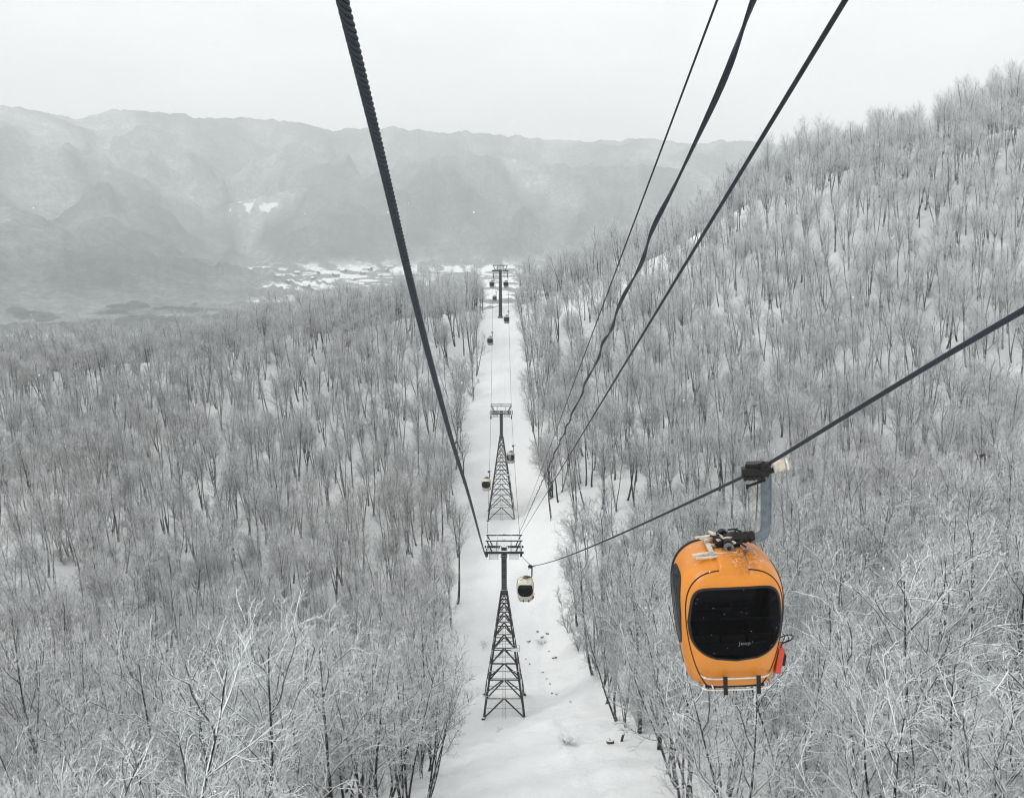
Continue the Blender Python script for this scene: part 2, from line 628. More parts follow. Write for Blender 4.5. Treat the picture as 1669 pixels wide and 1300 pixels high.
me = np_mesh("snow_ground", np.stack([X, Y, Z], -1).reshape(-1, 3), [grid_faces(len(gy), len(gx))], M_SNOW)
ground = bpy.data.objects.new("ground", me)
col.objects.link(ground)
tag(ground, kind="structure")


def gz1(x, y):
    """height of the ground sheet"""
    i = int(np.clip(np.searchsorted(gx, x) - 1, 0, len(gx) - 2))
    j = int(np.clip(np.searchsorted(gy, y) - 1, 0, len(gy) - 2))
    u = min(1, max(0, (x - gx[i]) / (gx[i + 1] - gx[i])))
    v = min(1, max(0, (y - gy[j]) / (gy[j + 1] - gy[j])))
    return float((1 - u) * (1 - v) * Z[j, i] + u * (1 - v) * Z[j, i + 1] + (1 - u) * v * Z[j + 1, i] + u * v * Z[j + 1, i + 1])


# ------------------------------------------------------------------ valley and far mountains
FLOOR = -165.0


def azel(px, py):
    v = at(px, py, 1000.0)
    return math.atan2(v.x, v.y), v.z / math.hypot(v.x, v.y)


SKY1 = [(-300, 150), (-120, 160), (0, 170), (60, 180), (120, 192), (190, 177), (290, 185), (340, 192), (400, 190), (480, 197), (540, 212), (600, 208), (640, 207),
        (720, 215), (770, 214), (870, 225), (960, 230), (1060, 225), (1130, 235), (1190, 228), (1290, 236), (1400, 250), (1700, 260), (2000, 270)]
SKY2 = [(-300, 330), (300, 345), (480, 310), (600, 285), (690, 262), (760, 248), (860, 263), (960, 272), (1060, 268), (1130, 280), (1240, 300), (1400, 330), (2000, 340)]
SKY3 = [(-300, 250), (-100, 300), (0, 332), (60, 352), (130, 388), (220, 410), (330, 428), (450, 445), (600, 470), (800, 480), (2000, 480)]
SKY4 = [(-300, 210), (0, 225), (90, 240), (170, 255), (230, 290), (330, 330), (480, 380), (650, 430), (2000, 440)]
LAYERS = [(SKY1, 2500.0, 4300.0), (SKY4, 2150.0, 3300.0), (SKY2, 2350.0, 3250.0), (SKY3, 1500.0, 2100.0)]
az = np.radians(np.arange(-46, 46.01, 0.13))
rr = axis([(430, 1200, 40), (1200, 2600, 9), (2600, 4400, 18), (4400, 5200, 80)])
AZ, RR = np.meshgrid(az, rr)
FX, FY = RR * np.sin(AZ), RR * np.cos(AZ)
FZ = np.full(RR.shape, FLOOR)
WOOD = np.full(RR.shape, 0.0)
SPUR = np.zeros(RR.shape)
SPUR2 = np.zeros(RR.shape)
FLD = np.zeros(RR.shape)
FOLD = np.zeros(RR.shape)
for j in range(len(rr)):
    for i in range(len(az)):
        p = Vector((FX[j, i] / 620.0, FY[j, i] / 900.0, 0.3))
        SPUR[j, i] = noise.ridged_multi_fractal(p, 0.9, 2.1, 5, 0.9, 2.0)
        SPUR2[j, i] = noise.fractal(p * 3.0, 0.8, 2.0, 4)
        FLD[j, i] = noise.noise(Vector((FX[j, i] / 90.0, FY[j, i] / 80.0, 5.0))) + 0.6 * noise.noise(Vector((FX[j, i] / 28.0, FY[j, i] / 30.0, 9.0)))
        # folds that run down from the crests
        if rr[j] > 1450:
            u_, t_ = az[i] * 3000.0, rr[j] / 800.0
            u_ += 190.0 * noise.noise(Vector((u_ / 420.0, t_ * 1.6, 1.0))) + 60.0 * noise.noise(Vector((u_ / 120.0, t_ * 3.0, 4.0)))
            FOLD[j, i] = 1.0 - 2.2 * abs(noise.noise(Vector((u_ / 210.0, t_ * 0.55, 8.0)))) + 0.30 * (1.0 - 2.2 * abs(noise.noise(Vector((u_ / 85.0, t_ * 0.9, 12.0)))))
SPUR = (SPUR - SPUR.mean()) / SPUR.std()
FOLD = np.where(RR > 1450, (FOLD - FOLD[RR > 1450].mean()) / FOLD[RR > 1450].std(), 0)
for sk, r0, r1 in LAYERS:
    ae = np.array([azel(*p) for p in sk])
    el = np.interp(AZ, ae[:, 0], ae[:, 1])
    pk = r1 * el
    # small natural irregularity of the crest
    pk = pk + 13.0 * np.interp(AZ, az, np.array([noise.fractal(Vector((a * 60 + r1, 0, 0)), 0.8, 2.0, 4) for a in az]))
    t = np.clip((RR - r0) / (r1 - r0), 0, 1)
    s = np.where(RR <= r1, t ** 1.25, 1.0)
    h = FLOOR + (pk - FLOOR) * s
    damp = 4 * t * (1 - t) * (RR <= r1)
    h += damp * (np.clip(SPUR, -2, 1.4) * 0.10 + SPUR2 * 0.04 + FOLD * 0.045) * np.maximum(pk - FLOOR, 0)
    h = np.where(RR > r1, pk - 0.55 * (RR - r1), h)
    FZ = np.maximum(FZ, h)
high = np.clip((FZ - FLOOR - 6) / 40, 0, 1)
hill = np.clip(0.56 + 0.08 * SPUR2 + 0.10 * FOLD + 0.14 * np.clip((3450 - RR) / 700, 0, 1), 0.34, 0.95)  # nearer ridges painted darker, in place of haze between the layers
# open fields: the flat valley bottom beyond the ridge, fewer to the left where conifers stand
DEG = np.degrees(AZ)
field = (FLD > -0.02 + 0.30 * np.clip((-DEG - 13) / 8, 0, 1)) & (RR > 1180)
floor_wood = np.where(field, -0.02, 0.62)
floor_wood = np.where(DEG < -18 + 3 * FLD, 0.55, floor_wood)
floor_wood = np.where((RR < 1470 + 170 * FLD) & (DEG < -8), 0.88, floor_wood)
WOOD = floor_wood * (1 - high) + hill * high


def clearing(px, py, rx, ry, v):
    """open snow fields on the far slopes"""
    a, e = azel(px, py)
    i = int(np.argmin(np.abs(az - a)))
    ang = FZ[:, i] / rr
    vis = np.maximum.accumulate(ang)
    j = int(np.argmax(vis >= e)) if (vis >= e).any() else None
    if j is None:
        return
    x0, y0 = FX[j, i], FY[j, i]
    k = np.exp(-(((FX - x0) / rx) ** 4 + ((FY - y0) / ry) ** 4)) * (FLD > -0.1)
    global WOOD
    WOOD = WOOD * (1 - k) + v * k


for c in ((385, 333, 26, 70, -0.2), (402, 338, 18, 60, -0.2), (440, 341, 34, 25, -0.1), (240, 282, 9, 26, 0.22), (545, 339, 10, 25, 0.0), (420, 440, 40, 40, -0.1),
          (50, 552, 60, 26, -0.3), (20, 553, 60, 26, -0.3), (90, 551, 40, 22, -0.3), (445, 492, 40, 30, -0.3), (475, 490, 30, 24, -0.3),
          (530, 455, 60, 90, 0.0), (590, 450, 50, 80, 0.02), (480, 470, 60, 70, -0.12), (560, 470, 60, 60, -0.12), (812, 450, 60, 160, -0.2), (812, 470, 50, 120, -0.15)):
    clearing(*c)
# the roughness of tree tops
for j in range(len(rr)):
    if rr[j] > 2700:
        break
    for i in range(len(az)):
        if WOOD[j, i] > 0.3:
            FZ[j, i] += 7.0 * (0.5 + 0.5 * noise.noise(Vector((FX[j, i] / 9.0, FY[j, i] / 9.0, 2.0)))) * min(1.0, WOOD[j, i] + 0.2)
fme = np_mesh("mountains", np.stack([FX, FY, FZ], -1).reshape(-1, 3), [grid_faces(len(rr), len(az))], M_FAR, attrs={"wood": WOOD.ravel()})
mts = bpy.data.objects.new("mountains", fme)
col.objects.link(mts)
tag(mts, kind="structure")

# farmhouses in the valley
def far_ground(px, py):
    a, e = azel(px, py)
    i = int(np.argmin(np.abs(az - a)))
    j = int(np.argmax(np.maximum.accumulate(FZ[:, i] / rr) >= e))
    return FX[j, i], FY[j, i], FZ[j, i]


house0 = None
hr = random.Random(4)
for px, py in ((452, 452), (470, 462), (486, 448), (498, 470), (512, 456), (520, 446), (535, 464), (548, 452), (560, 444), (575, 458), (590, 447), (604, 441), (618, 452), (632, 444), (508, 474), (566, 470)):
    hx, hy, hz0 = far_ground(px, py)
    if house0 is None:
        h_ = empty("farmhouse", (hx, hy, hz0))
        w_ = MB()
        w_.box((0, 0, 2.0), (13, 9, 6))
        w_.add([(-6.5, -4.5, 5), (-6.5, 4.5, 5), (-6.5, 0, 8.2), (6.5, -4.5, 5), (6.5, 4.5, 5), (6.5, 0, 8.2)], [(0, 2, 1), (3, 4, 5)])
        w_.build("wall", M_WOOD, h_)
        r_ = MB()
        for sg in (-1, 1):
            r_.add([(-7.2, sg * 5.3, 4.6), (7.2, sg * 5.3, 4.6), (7.2, 0, 8.5), (-7.2, 0, 8.5), (-7.2, sg * 5.3, 5.1), (7.2, sg * 5.3, 5.1), (7.2, 0, 9.0), (-7.2, 0, 9.0)],
                   [(0, 1, 2, 3), (7, 6, 5, 4), (0, 4, 5, 1), (1, 5, 6, 2), (3, 2, 6, 7), (0, 3, 7, 4)])
        r_.build("roof", M_SNOW, h_)
        house0 = h_
        tag(h_, "tiny dark-walled farmhouse with a snowy roof, far off in the white valley fields", "house", "farmhouses in the valley")
    else:
        c_ = house0.copy()
        c_.location = (hx, hy, hz0)
        col.objects.link(c_)
        for ch in [o for o in bpy.data.objects if o.parent == house0]:
            d_ = ch.copy()
            d_.parent = c_
            col.objects.link(d_)
        h_ = c_
    h_.rotation_euler.z = hr.uniform(0, 3.1)
    h_.scale = [hr.uniform(0.7, 1.3)] * 3

# ------------------------------------------------------------------ bare trees
def perp(d):
    a = np.where(np.abs(d[:, 2:3]) < 0.9, np.array([[0, 0, 1.0]]), np.array([[1.0, 0, 0]]))
    s = np.cross(d, a)
    s /= np.linalg.norm(s, axis=1, keepdims=True)
    return s, np.cross(s, d)


def tubes(P, Rad, sides, fine):
    """P (N,k,3) centre lines, Rad (N,k) radii -> vertices, quads, fine attribute"""
    N, k, _ = P.shape
    T = np.gradient(P, axis=1)
    T /= np.linalg.norm(T, axis=2, keepdims=True) + 1e-9
    s, u = perp(T.reshape(-1, 3))
    s, u = s.reshape(N, k, 3), u.reshape(N, k, 3)
    ang = np.arange(sides) * 2 * math.pi / sides
    V = P[:, :, None, :] + Rad[:, :, None, None] * (s[:, :, None, :] * np.cos(ang)[None, None, :, None] + u[:, :, None, :] * np.sin(ang)[None, None, :, None])
    idx = np.arange(N * k * sides).reshape(N, k, sides)
    nx = np.roll(idx, -1, axis=2)
    F = np.stack([idx[:, :-1], nx[:, :-1], nx[:, 1:], idx[:, 1:]], -1).reshape(-1, 4)
    return V.reshape(-1, 3), F, np.full(N * k * sides, fine)


def walk(rng, p, d, L, k, wig, up):
    """grow N centre lines of k points"""
    N = len(p)
    P = np.zeros((N, k, 3))
    P[:, 0] = p
    d = d / np.linalg.norm(d, axis=1, keepdims=True)
    for i in range(1, k):
        P[:, i] = P[:, i - 1] + d * (L / (k - 1))[:, None]
        d = d + rng.normal(0, wig, (N, 3)) + np.array([0, 0, up])
        d /= np.linalg.norm(d, axis=1, keepdims=True)
    return P


def sprout(rng, P, Rad, L, m, t0, t1, amin, amax, lr, k, wig, up, taper_len=0.55, rmin=0.0, rr_=0.55):
    """m children on each of the parent lines"""
    N, kk, _ = P.shape
    t = np.repeat(np.linspace(t0, t1, m)[None, :], N, 0) + rng.uniform(-0.5, 0.5, (N, m)) * (t1 - t0) / m
    t = np.clip(t, 0.02, 0.999)
    f = t * (kk - 1)
    i = np.minimum(f.astype(int), kk - 2)
    w = (f - i)[..., None]
    rows = np.arange(N)[:, None]
    a, b = P[rows, i], P[rows, i + 1]
    pos = (a * (1 - w) + b * w).reshape(-1, 3)
    tan = (b - a).reshape(-1, 3)
    tan /= np.linalg.norm(tan, axis=1, keepdims=True) + 1e-9
    s, u = perp(tan)
    golden = (np.arange(m) * 2.4)[None, :] + rng.uniform(0, 6.28, (N, 1)) + rng.normal(0, 0.5, (N, m))
    g = golden.reshape(-1, 1)
    A = np.radians(rng.uniform(amin, amax, N * m))[:, None]
    d = tan * np.cos(A) + (s * np.cos(g) + u * np.sin(g)) * np.sin(A)
    ln = (lr * np.repeat(L, m) * (1 - taper_len * (t.ravel() - t0) / max(1e-6, 1 - t0)) * rng.uniform(0.65, 1.25, N * m))
    r0 = np.maximum(rmin, rr_ * (Rad[rows, i] * (1 - w[..., 0]) + Rad[rows, i + 1] * w[..., 0]).ravel())
    Q = walk(rng, pos, d, ln, k, wig, up)
    RR_ = r0[:, None] * np.linspace(1, 0.35, k)[None, :]
    RR_ = np.maximum(RR_, rmin * 0.6)
    return Q, RR_, ln


def tree_geo(seed, H, stems, spread, detail, lean=0.0, low=0.4, amin=22, amax=46, lr=0.34, up=0.06):
    """trunk geometry and crown geometry of one bare tree; detail 2 = close up, 1 = far"""
    rng = np.random.default_rng(seed)
    az0 = rng.uniform(0, 6.28)
    bend = np.array([math.cos(az0), math.sin(az0), 0])
    k = 11
    trunkP, trunkR, L0 = [], [], []
    for sidx in range(stems):
        a = az0 + sidx * 6.28 / max(1, stems) + rng.normal(0, 0.3)
        out = np.array([math.cos(a), math.sin(a), 0])
        h = H * rng.uniform(0.82, 1.0) if sidx else H
        P = np.zeros((k, 3))
        t = np.linspace(0, 1, k)
        sp = spread * (0.6 + rng.uniform(0, 0.9)) if stems > 1 else 0.25 * spread
        fork = rng.uniform(0.02, 0.25) if sidx else 0.0
        P[:, 2] = -0.6 + (h + 0.6) * t
        sway = np.sin(t * rng.uniform(4, 7) + rng.uniform(0, 6)) * 0.16 + np.sin(t * rng.uniform(10, 16)) * 0.07
        sway -= sway[0]
        P += out[None, :] * (sp * np.clip(t - fork, 0, 1) ** 1.15)[:, None] + np.cross(out, [0, 0, 1])[None, :] * sway[:, None]
        P += bend[None, :] * (0.6 * (1 - np.exp(-t * 9)) + lean * t ** 1.3)[:, None]
        r = rng.uniform(0.16, 0.22) * (1.0 if detail == 2 else 1.22) * (0.75 if sidx else 1.0) * (H / 16.0)
        Rr = r * (1.0 - 0.88 * t ** 0.85)
        Rr[0] *= 1.25
        trunkP.append(P)
        trunkR.append(Rr)
        L0.append(h)
    TP, TR, L0 = np.array(trunkP), np.array(trunkR), np.array(L0)
    n1 = {1: 17, 2: 11, 3: 8, 4: 6}[stems]
    B1, R1, L1 = sprout(rng, TP, TR, L0, n1, low, 0.92, amin, amax, lr, 7, 0.12, up, 0.42, 0.045, 0.55)
    B2, R2, L2 = sprout(rng, B1, R1, L1, 7, 0.20, 0.98, 26, 58, 0.46, 4, 0.15, 0.05, 0.5, 0.030 if detail == 2 else 0.024, 0.6)
    # short growth straight on the stems' upper ends
    B2b, R2b, L2b = sprout(rng, TP, TR, L0, 12, 0.62, 1.0, 24, 54, 0.15, 4, 0.14, 0.06, 0.3, 0.017, 0.3)
    B2, R2, L2 = np.concatenate([B2, B2b]), np.concatenate([R2, R2b]), np.concatenate([L2, L2b])
    tv, tf, ta = tubes(TP, TR, 7, 0.0)
    parts = [tubes(B1, R1, 5, 0.08)]
    if detail == 2:
        B3, R3, L3 = sprout(rng, B2, R2, L2, 6, 0.12, 1.0, 25, 60, 0.55, 3, 0.16, 0.03, 0.45, 0.0210, 0.7)
        B4, R4, L4 = sprout(rng, B3, R3, L3, 2, 0.12, 1.0, 25, 62, 0.60, 2, 0.1, 0.0, 0.4, 0.0130, 0.7)
        parts += [tubes(B2, R2, 4, 0.2), tubes(B3, R3, 3, 0.5), tubes(B4, R4, 3, 0.9)]
    else:
        B3, R3, L3 = sprout(rng, B2, R2, L2, 6, 0.15, 1.0, 25, 60, 0.55, 2, 0.16, 0.03, 0.4, 0.013, 0.6)
        B4, R4, L4 = sprout(rng, B3, R3, L3, 3, 0.15, 1.0, 25, 62, 0.62, 2, 0.1, 0.0, 0.3, 0.009, 0.7)
        parts += [tubes(B2, R2, 3, 0.35), tubes(B3, R3, 3, 0.8), tubes(B4, R4, 3, 1.0)]
    V, F, A, off = [], [], [], 0
    for v, f, a in parts:
        V.append(v)
        F.append(f + off)
        A.append(a)
        off += len(v)
    return (tv, tf, ta), (np.concatenate(V), np.concatenate(F), np.concatenate(A))


# height, stems, spread of the tops, lean, lowest limb, limb angles, limb length, upturn
NEAR_SPECS = [
    (17.5, 1, 1.0, 0.6, 0.34, 28, 56, 0.38, 0.05), (16.5, 3, 3.6, 0.5, 0.38, 22, 50, 0.31, 0.055), (17.0, 2, 2.6, 0.3, 0.42, 24, 50, 0.33, 0.06), (16.0, 4, 4.0, 0.6, 0.36, 20, 50, 0.30, 0.055),
    (15.5, 1, 1.0, 1.0, 0.28, 36, 66, 0.42, 0.04), (17.0, 3, 2.6, 0.0, 0.45, 20, 46, 0.31, 0.06), (15.5, 4, 3.4, 0.4, 0.40, 20, 48, 0.29, 0.06), (18.0, 1, 1.2, 0.3, 0.42, 26, 54, 0.36, 0.055),
    (16.5, 2, 2.2, 0.9, 0.40, 24, 54, 0.36, 0.05), (13.5, 3, 2.8, 0.6, 0.30, 24, 56, 0.34, 0.05),
]
FAR_SPECS = [
    (16.5, 1, 1.0, 0.2, 0.50, 22, 48, 0.36, 0.06), (15.5, 2, 1.6, 0.3, 0.52, 20, 46, 0.31, 0.06), (17.0, 2, 1.9, 0.1, 0.54, 20, 46, 0.31, 0.06), (15.5, 3, 2.2, 0.3, 0.50, 18, 46, 0.29, 0.06),
    (14.5, 1, 1.0, 0.7, 0.44, 24, 54, 0.38, 0.05), (17.0, 3, 1.6, 0.0, 0.56, 18, 44, 0.29, 0.06), (14.5, 4, 2.4, 0.2, 0.50, 18, 44, 0.28, 0.06), (18.0, 1, 1.2, 0.2, 0.54, 24, 52, 0.36, 0.06),
    (16.5, 1, 0.8, 0.5, 0.53, 22, 48, 0.34, 0.06), (12.5, 2, 1.6, 0.4, 0.42, 24, 52, 0.36, 0.05),
]
HI, LO = [], bpy.data.collections.new("tree_kinds")
for i, (h, st, sp, ln, lw, a0, a1, l_, u_) in enumerate(NEAR_SPECS):
    (tv, tf, ta), (cv, cf, ca) = tree_geo(100 + i, h, st, sp, 2, ln, lw, a0, a1, l_, u_)
    HI.append((np_mesh("trunk", tv, [tf], M_TREE, attrs={"fine": ta}), np_mesh("crown", cv, [cf], M_TREE, attrs={"fine": ca})))
for i, (h, st, sp, ln, lw, a0, a1, l_, u_) in enumerate(FAR_SPECS):
    (tv, tf, ta), (cv, cf, ca) = tree_geo(300 + i, h, st, sp, 1, ln, lw, a0, a1, l_, u_)
    m_ = np_mesh("bare_tree", np.concatenate([tv, cv]), [np.concatenate([tf, cf + len(tv)])], M_TREE, attrs={"fine": np.concatenate([ta, ca])})
    LO.objects.link(bpy.data.objects.new("tree_kind_%d" % i, m_))
# thin saplings and scrub
SCRUB = bpy.data.collections.new("scrub_kinds")
for i in range(4):
    (tv, tf, ta), (cv, cf, ca) = tree_geo(700 + i, 5.0 + 0.7 * i, 4 if i % 2 else 3, 2.6, 1, 0.4, 0.15)
    m_ = np_mesh("sapling", np.concatenate([tv, cv]), [np.concatenate([tf, cf + len(tv)])], M_TREE,
                 attrs={"fine": np.concatenate([ta * 0 + 0.5, ca])})
    SCRUB.objects.link(bpy.data.objects.new("scrub_kind_%d" % i, m_))

RUN = np.array([(-60, -13, 14), (40, -10, 13), (65, -7.8, 11.6), (90, -8.8, 12.4), (104, -9.3, 12.4), (125, -9.0, 10.0), (150, -10.0, 8.5),
                (182, -12.0, 7.0), (215, -10.5, 5.0), (245, -9.5, 4.0), (272, -10.5, 3.8), (290, -11, 3.5), (340, -12, 4)])


def run_edges(y):
    return np.interp(y, RUN[:, 0], RUN[:, 1]), np.interp(y, RUN[:, 0], RUN[:, 2])


road_a, road_b = at(925, 468, 268), at(1130, 392, 288)


def seg_dist(x, y, a, b):
    ax, ay, bx, by = a.x, a.y, b.x, b.y
    t = max(0.0, min(1.0, ((x - ax) * (bx - ax) + (y - ay) * (by - ay)) / ((bx - ax) ** 2 + (by - ay) ** 2)))
    return math.hypot(x - ax - t * (bx - ax), y - ay - t * (by - ay)), y - (ay + t * (by - ay))


glade = at(285, 578, 298)
TOWERS_Y = (104.4, 181.6, 272.0)


def open_ground(x, y):
    l, r = run_edges(y)
    if l < x < r:
        return True
    d, s = seg_dist(x, y, road_a, road_b)
    if d < (12.0 if s < 0 else 4.0):
        return True
    if ((x - glade.x) / 22) ** 2 + ((y - glade.y) / 9) ** 2 < 1:
        return True
    return False


def project(x, y, z):
    d = y * CP - z * SP
    return 834.5 + 1300 * x / d, 650 - 1300 * (y * SP + z * CP) / d, d


rnd = random.Random(11)
trees = []
y = 8.0
while y < 345:
    s = 4.5 if y < 115 else 4.75
    x = -215.0
    while x < 215:
        s_ = s
        tx, ty = x + rnd.uniform(-0.46, 0.46) * s_, y + rnd.uniform(-0.46, 0.46) * s_
        x += s_
        if open_ground(tx, ty):
            continue
        # natural gaps
        if rnd.random() > 0.94 + (0.55 if ty > 115 and tx < 0 else 0.42) * noise.noise(Vector((tx * 0.045, ty * 0.045, 7.7))):
            continue
        d0 = ty * CP + 60 * SP
        if d0 <= 0 or abs(tx) > 0.70 * d0 + 8:
            continue
        z0 = gz1(tx, ty)
        px, py, d = project(tx, ty, z0)
        px2, py2, d2 = project(tx, ty, z0 + 15)
        if d < 5 or py2 > 1390 or d2 < 4:
            continue
        size = 15 / d
        inside = -60 < px2 < 1730 and py2 < 1290
        trees.append([tx, ty, z0, size if inside else size * 0.3, px2, py2])
    y += s
trees.sort(key=lambda t: -t[3])
NEAR, FAR_T = trees[:300], trees[300:]

LBL = {
    "left_edge": ("snow-laden bare tree standing along the left edge of the cleared lift run", "trees along the left edge of the near run"),
    "right_edge": ("snow-laden bare tree standing along the right edge of the cleared lift run", "trees along the right edge of the near run"),
    "left": ("bare snow-dusted tree inside the close woods left of the lift run", "trees of the close woods left of the run"),
    "right": ("bare snow-dusted tree inside the close woods right of the lift run", "trees of the close woods right of the run"),
}
for t in NEAR:
    tx, ty, z0 = t[:3]
    i = rnd.randrange(len(HI))
    l, r = run_edges(ty)
    zone = "left" if tx < 0 else "right"
    if l - 3.2 < tx < r + 3.2:
        zone += "_edge"
    o = empty("bare_tree", (tx, ty, z0))
    lean_x = rnd.gauss(0, 0.045)
    if zone == "left_edge":
        lean_x += 0.05
    elif tx > 0:
        lean_x -= 0.06
    o.rotation_mode = 'XYZ'
    o.rotation_euler = (rnd.gauss(0.03, 0.05), lean_x, rnd.uniform(0, 6.28))
    # the lean is applied after the turn about the trunk
    o.rotation_euler = (Matrix.Rotation(lean_x, 3, 'Y') @ Matrix.Rotation(rnd.gauss(0.03, 0.05), 3, 'X') @ Matrix.Rotation(rnd.uniform(0, 6.28), 3, 'Z')).to_euler()
    sc = rnd.uniform(0.66, 1.14)
    o.scale = (sc, sc, sc * rnd.uniform(0.95, 1.08))
    tag(o, LBL[zone][0], "tree", LBL[zone][1])
    for nm, m_ in zip(("trunk", "crown"), HI[i]):
        c = bpy.data.objects.new(nm, m_)
        c.parent = o
        col.objects.link(c)


def scatter(name, pts, kinds, lean, smin, smax, seed):
    """one object: a point per plant, each point carrying its turn, size and kind"""
    rg = random.Random(seed)
    me = bpy.data.meshes.new(name)
    me.from_pydata([p[:3] for p in pts], [], [])
    rot, siz, pick = [], [], []
    for p in pts:
        e = (Matrix.Rotation(lean(p) + rg.gauss(0, 0.05), 3, 'Y') @ Matrix.Rotation(rg.gauss(0.0, 0.05), 3, 'X') @ Matrix.Rotation(rg.uniform(0, 6.28), 3, 'Z')).to_euler()
        rot += [e.x, e.y, e.z]
        s = rg.uniform(smin, smax)
        siz += [s, s, s * rg.uniform(0.92, 1.1)]
        pick.append(rg.randrange(len(kinds.objects)))
    me.attributes.new("turn", 'FLOAT_VECTOR', 'POINT').data.foreach_set("vector", rot)
    me.attributes.new("size", 'FLOAT_VECTOR', 'POINT').data.foreach_set("vector", siz)
    me.attributes.new("pick", 'INT', 'POINT').data.foreach_set("value", pick)
    o = bpy.data.objects.new(name, me)
    col.objects.link(o)
    ng = bpy.data.node_groups.new(name + "_spread", 'GeometryNodeTree')
    ng.interface.new_socket("Geometry", in_out='INPUT', socket_type='NodeSocketGeometry')
    ng.interface.new_socket("Geometry", in_out='OUTPUT', socket_type='NodeSocketGeometry')
    n, l = ng.nodes, ng.links
    gi, go = n.new("NodeGroupInput"), n.new("NodeGroupOutput")
    iop = n.new("GeometryNodeInstanceOnPoints")
    ci = n.new("GeometryNodeCollectionInfo")
    ci.inputs['Collection'].default_value = kinds
    ci.inputs['Separate Children'].default_value = True
    ci.inputs['Reset Children'].default_value = True
    def attr(nm, dt):
        a = n.new("GeometryNodeInputNamedAttribute")
        a.data_type = dt
        a.inputs['Name'].default_value = nm
        return a.outputs['Attribute']
    mp = n.new("GeometryNodeMeshToPoints")
    l.new(gi.outputs[0], mp.inputs['Mesh'])
    l.new(mp.outputs[0], iop.inputs['Points'])
    l.new(ci.outputs[0], iop.inputs['Instance'])
    iop.inputs['Pick Instance'].default_value = True
    l.new(attr("pick", 'INT'), iop.inputs['Instance Index'])
    l.new(attr("turn", 'FLOAT_VECTOR'), iop.inputs['Rotation'])
    l.new(attr("size", 'FLOAT_VECTOR'), iop.inputs['Scale'])
    l.new(iop.outputs[0], go.inputs[0])
    md = o.modifiers.new("spread", 'NODES')
    md.node_group = ng
    return o


wood = scatter("forest", [t[:3] for t in FAR_T], LO, lambda p: -0.085 if p[0] > 0 else -0.02, 0.74, 1.08, 5)
tag(wood, "frosted leafless forest covering the slopes and ridges farther down the valley", "forest", kind="stuff")

under = []
for _ in range(3000):
    ux, uy = rnd.uniform(-150, 150), 12 + 300 * rnd.random() ** 1.3
    if abs(ux) > 0.68 * uy + 18:
        continue
    l, r = run_edges(uy)
    if l - 0.5 < ux < r + 0.5 or open_ground(ux, uy):
        continue
    if noise.noise(Vector((ux * 0.05, uy * 0.05, 2.29))) < (0.0 if uy < 130 else 0.25):
        continue
    under.append((ux, uy, gz1(ux, uy)))
ug = scatter("undergrowth", under, SCRUB, lambda p: 0.0, 0.55, 1.15, 9)
tag(ug, "thin snowy scrub and saplings filling the ground between the trunks", "undergrowth", kind="stuff")

# ------------------------------------------------------------------ lift line geometry
T1, T2, T3 = at(821.5, 895, 104.4), at(817, 672, 181.6), at(815.5, 441, 272.0)
T1B = Vector((T1.x, T1.y, gz1(T1.x, T1.y)))
T2B = Vector((T2.x, T2.y, gz1(T2.x, T2.y)))
T3B = Vector((T3.x, T3.y, gz1(T3.x, T3.y)))
GAUGE = 2.45


def build_sheaves(root, x, zc, y0, y1, slope0, slope1, n, side):
    """a row of grooved wheels on a rocker beam, the rope runs underneath or over it"""
    mb = MB()
    pts = []
    for i in range(n):
        t = i / (n - 1)
        yy = y0 + (y1 - y0) * t
        mid = (t - 0.5)
        zz = zc + (slope0 * (1 - t) + slope1 * t) * mid * (y1 - y0) - 0.0
        pts.append(Vector((x, yy, zz)))
    for i in range(n - 1):
        mb.bar(pts[i] + Vector((side * 0.14, 0, 0.0)), pts[i + 1] + Vector((side * 0.14, 0, 0.0)), 0.13, 0.66)
    for i in range(0, n - 1, 2):
        m = (pts[i] + pts[i + 1]) / 2
        mb.bar(m + Vector((side * 0.12, 0, 0.05)), m + Vector((side * 0.05, 0, 0.55)), 0.08, 0.12)
    mb.bar(pts[0] + Vector((side * 0.05, 0.3, 0.55)), pts[-1] + Vector((side * 0.05, -0.3, 0.55)), 0.12, 0.18)
    asm = mb.build("sheave_assembly", M_STEEL, root)
    for p in pts:
        w = MB()
        w.disc(p, (1, 0, 0), 0.25, 0.10, 16)
        w.disc(p + Vector((0.06, 0, 0)), (1, 0, 0), 0.34, 0.03, 16)
        w.disc(p + Vector((-0.06, 0, 0)), (1, 0, 0), 0.34, 0.03, 16)
        w.build("sheave", M_BLACK, asm)
    return asm


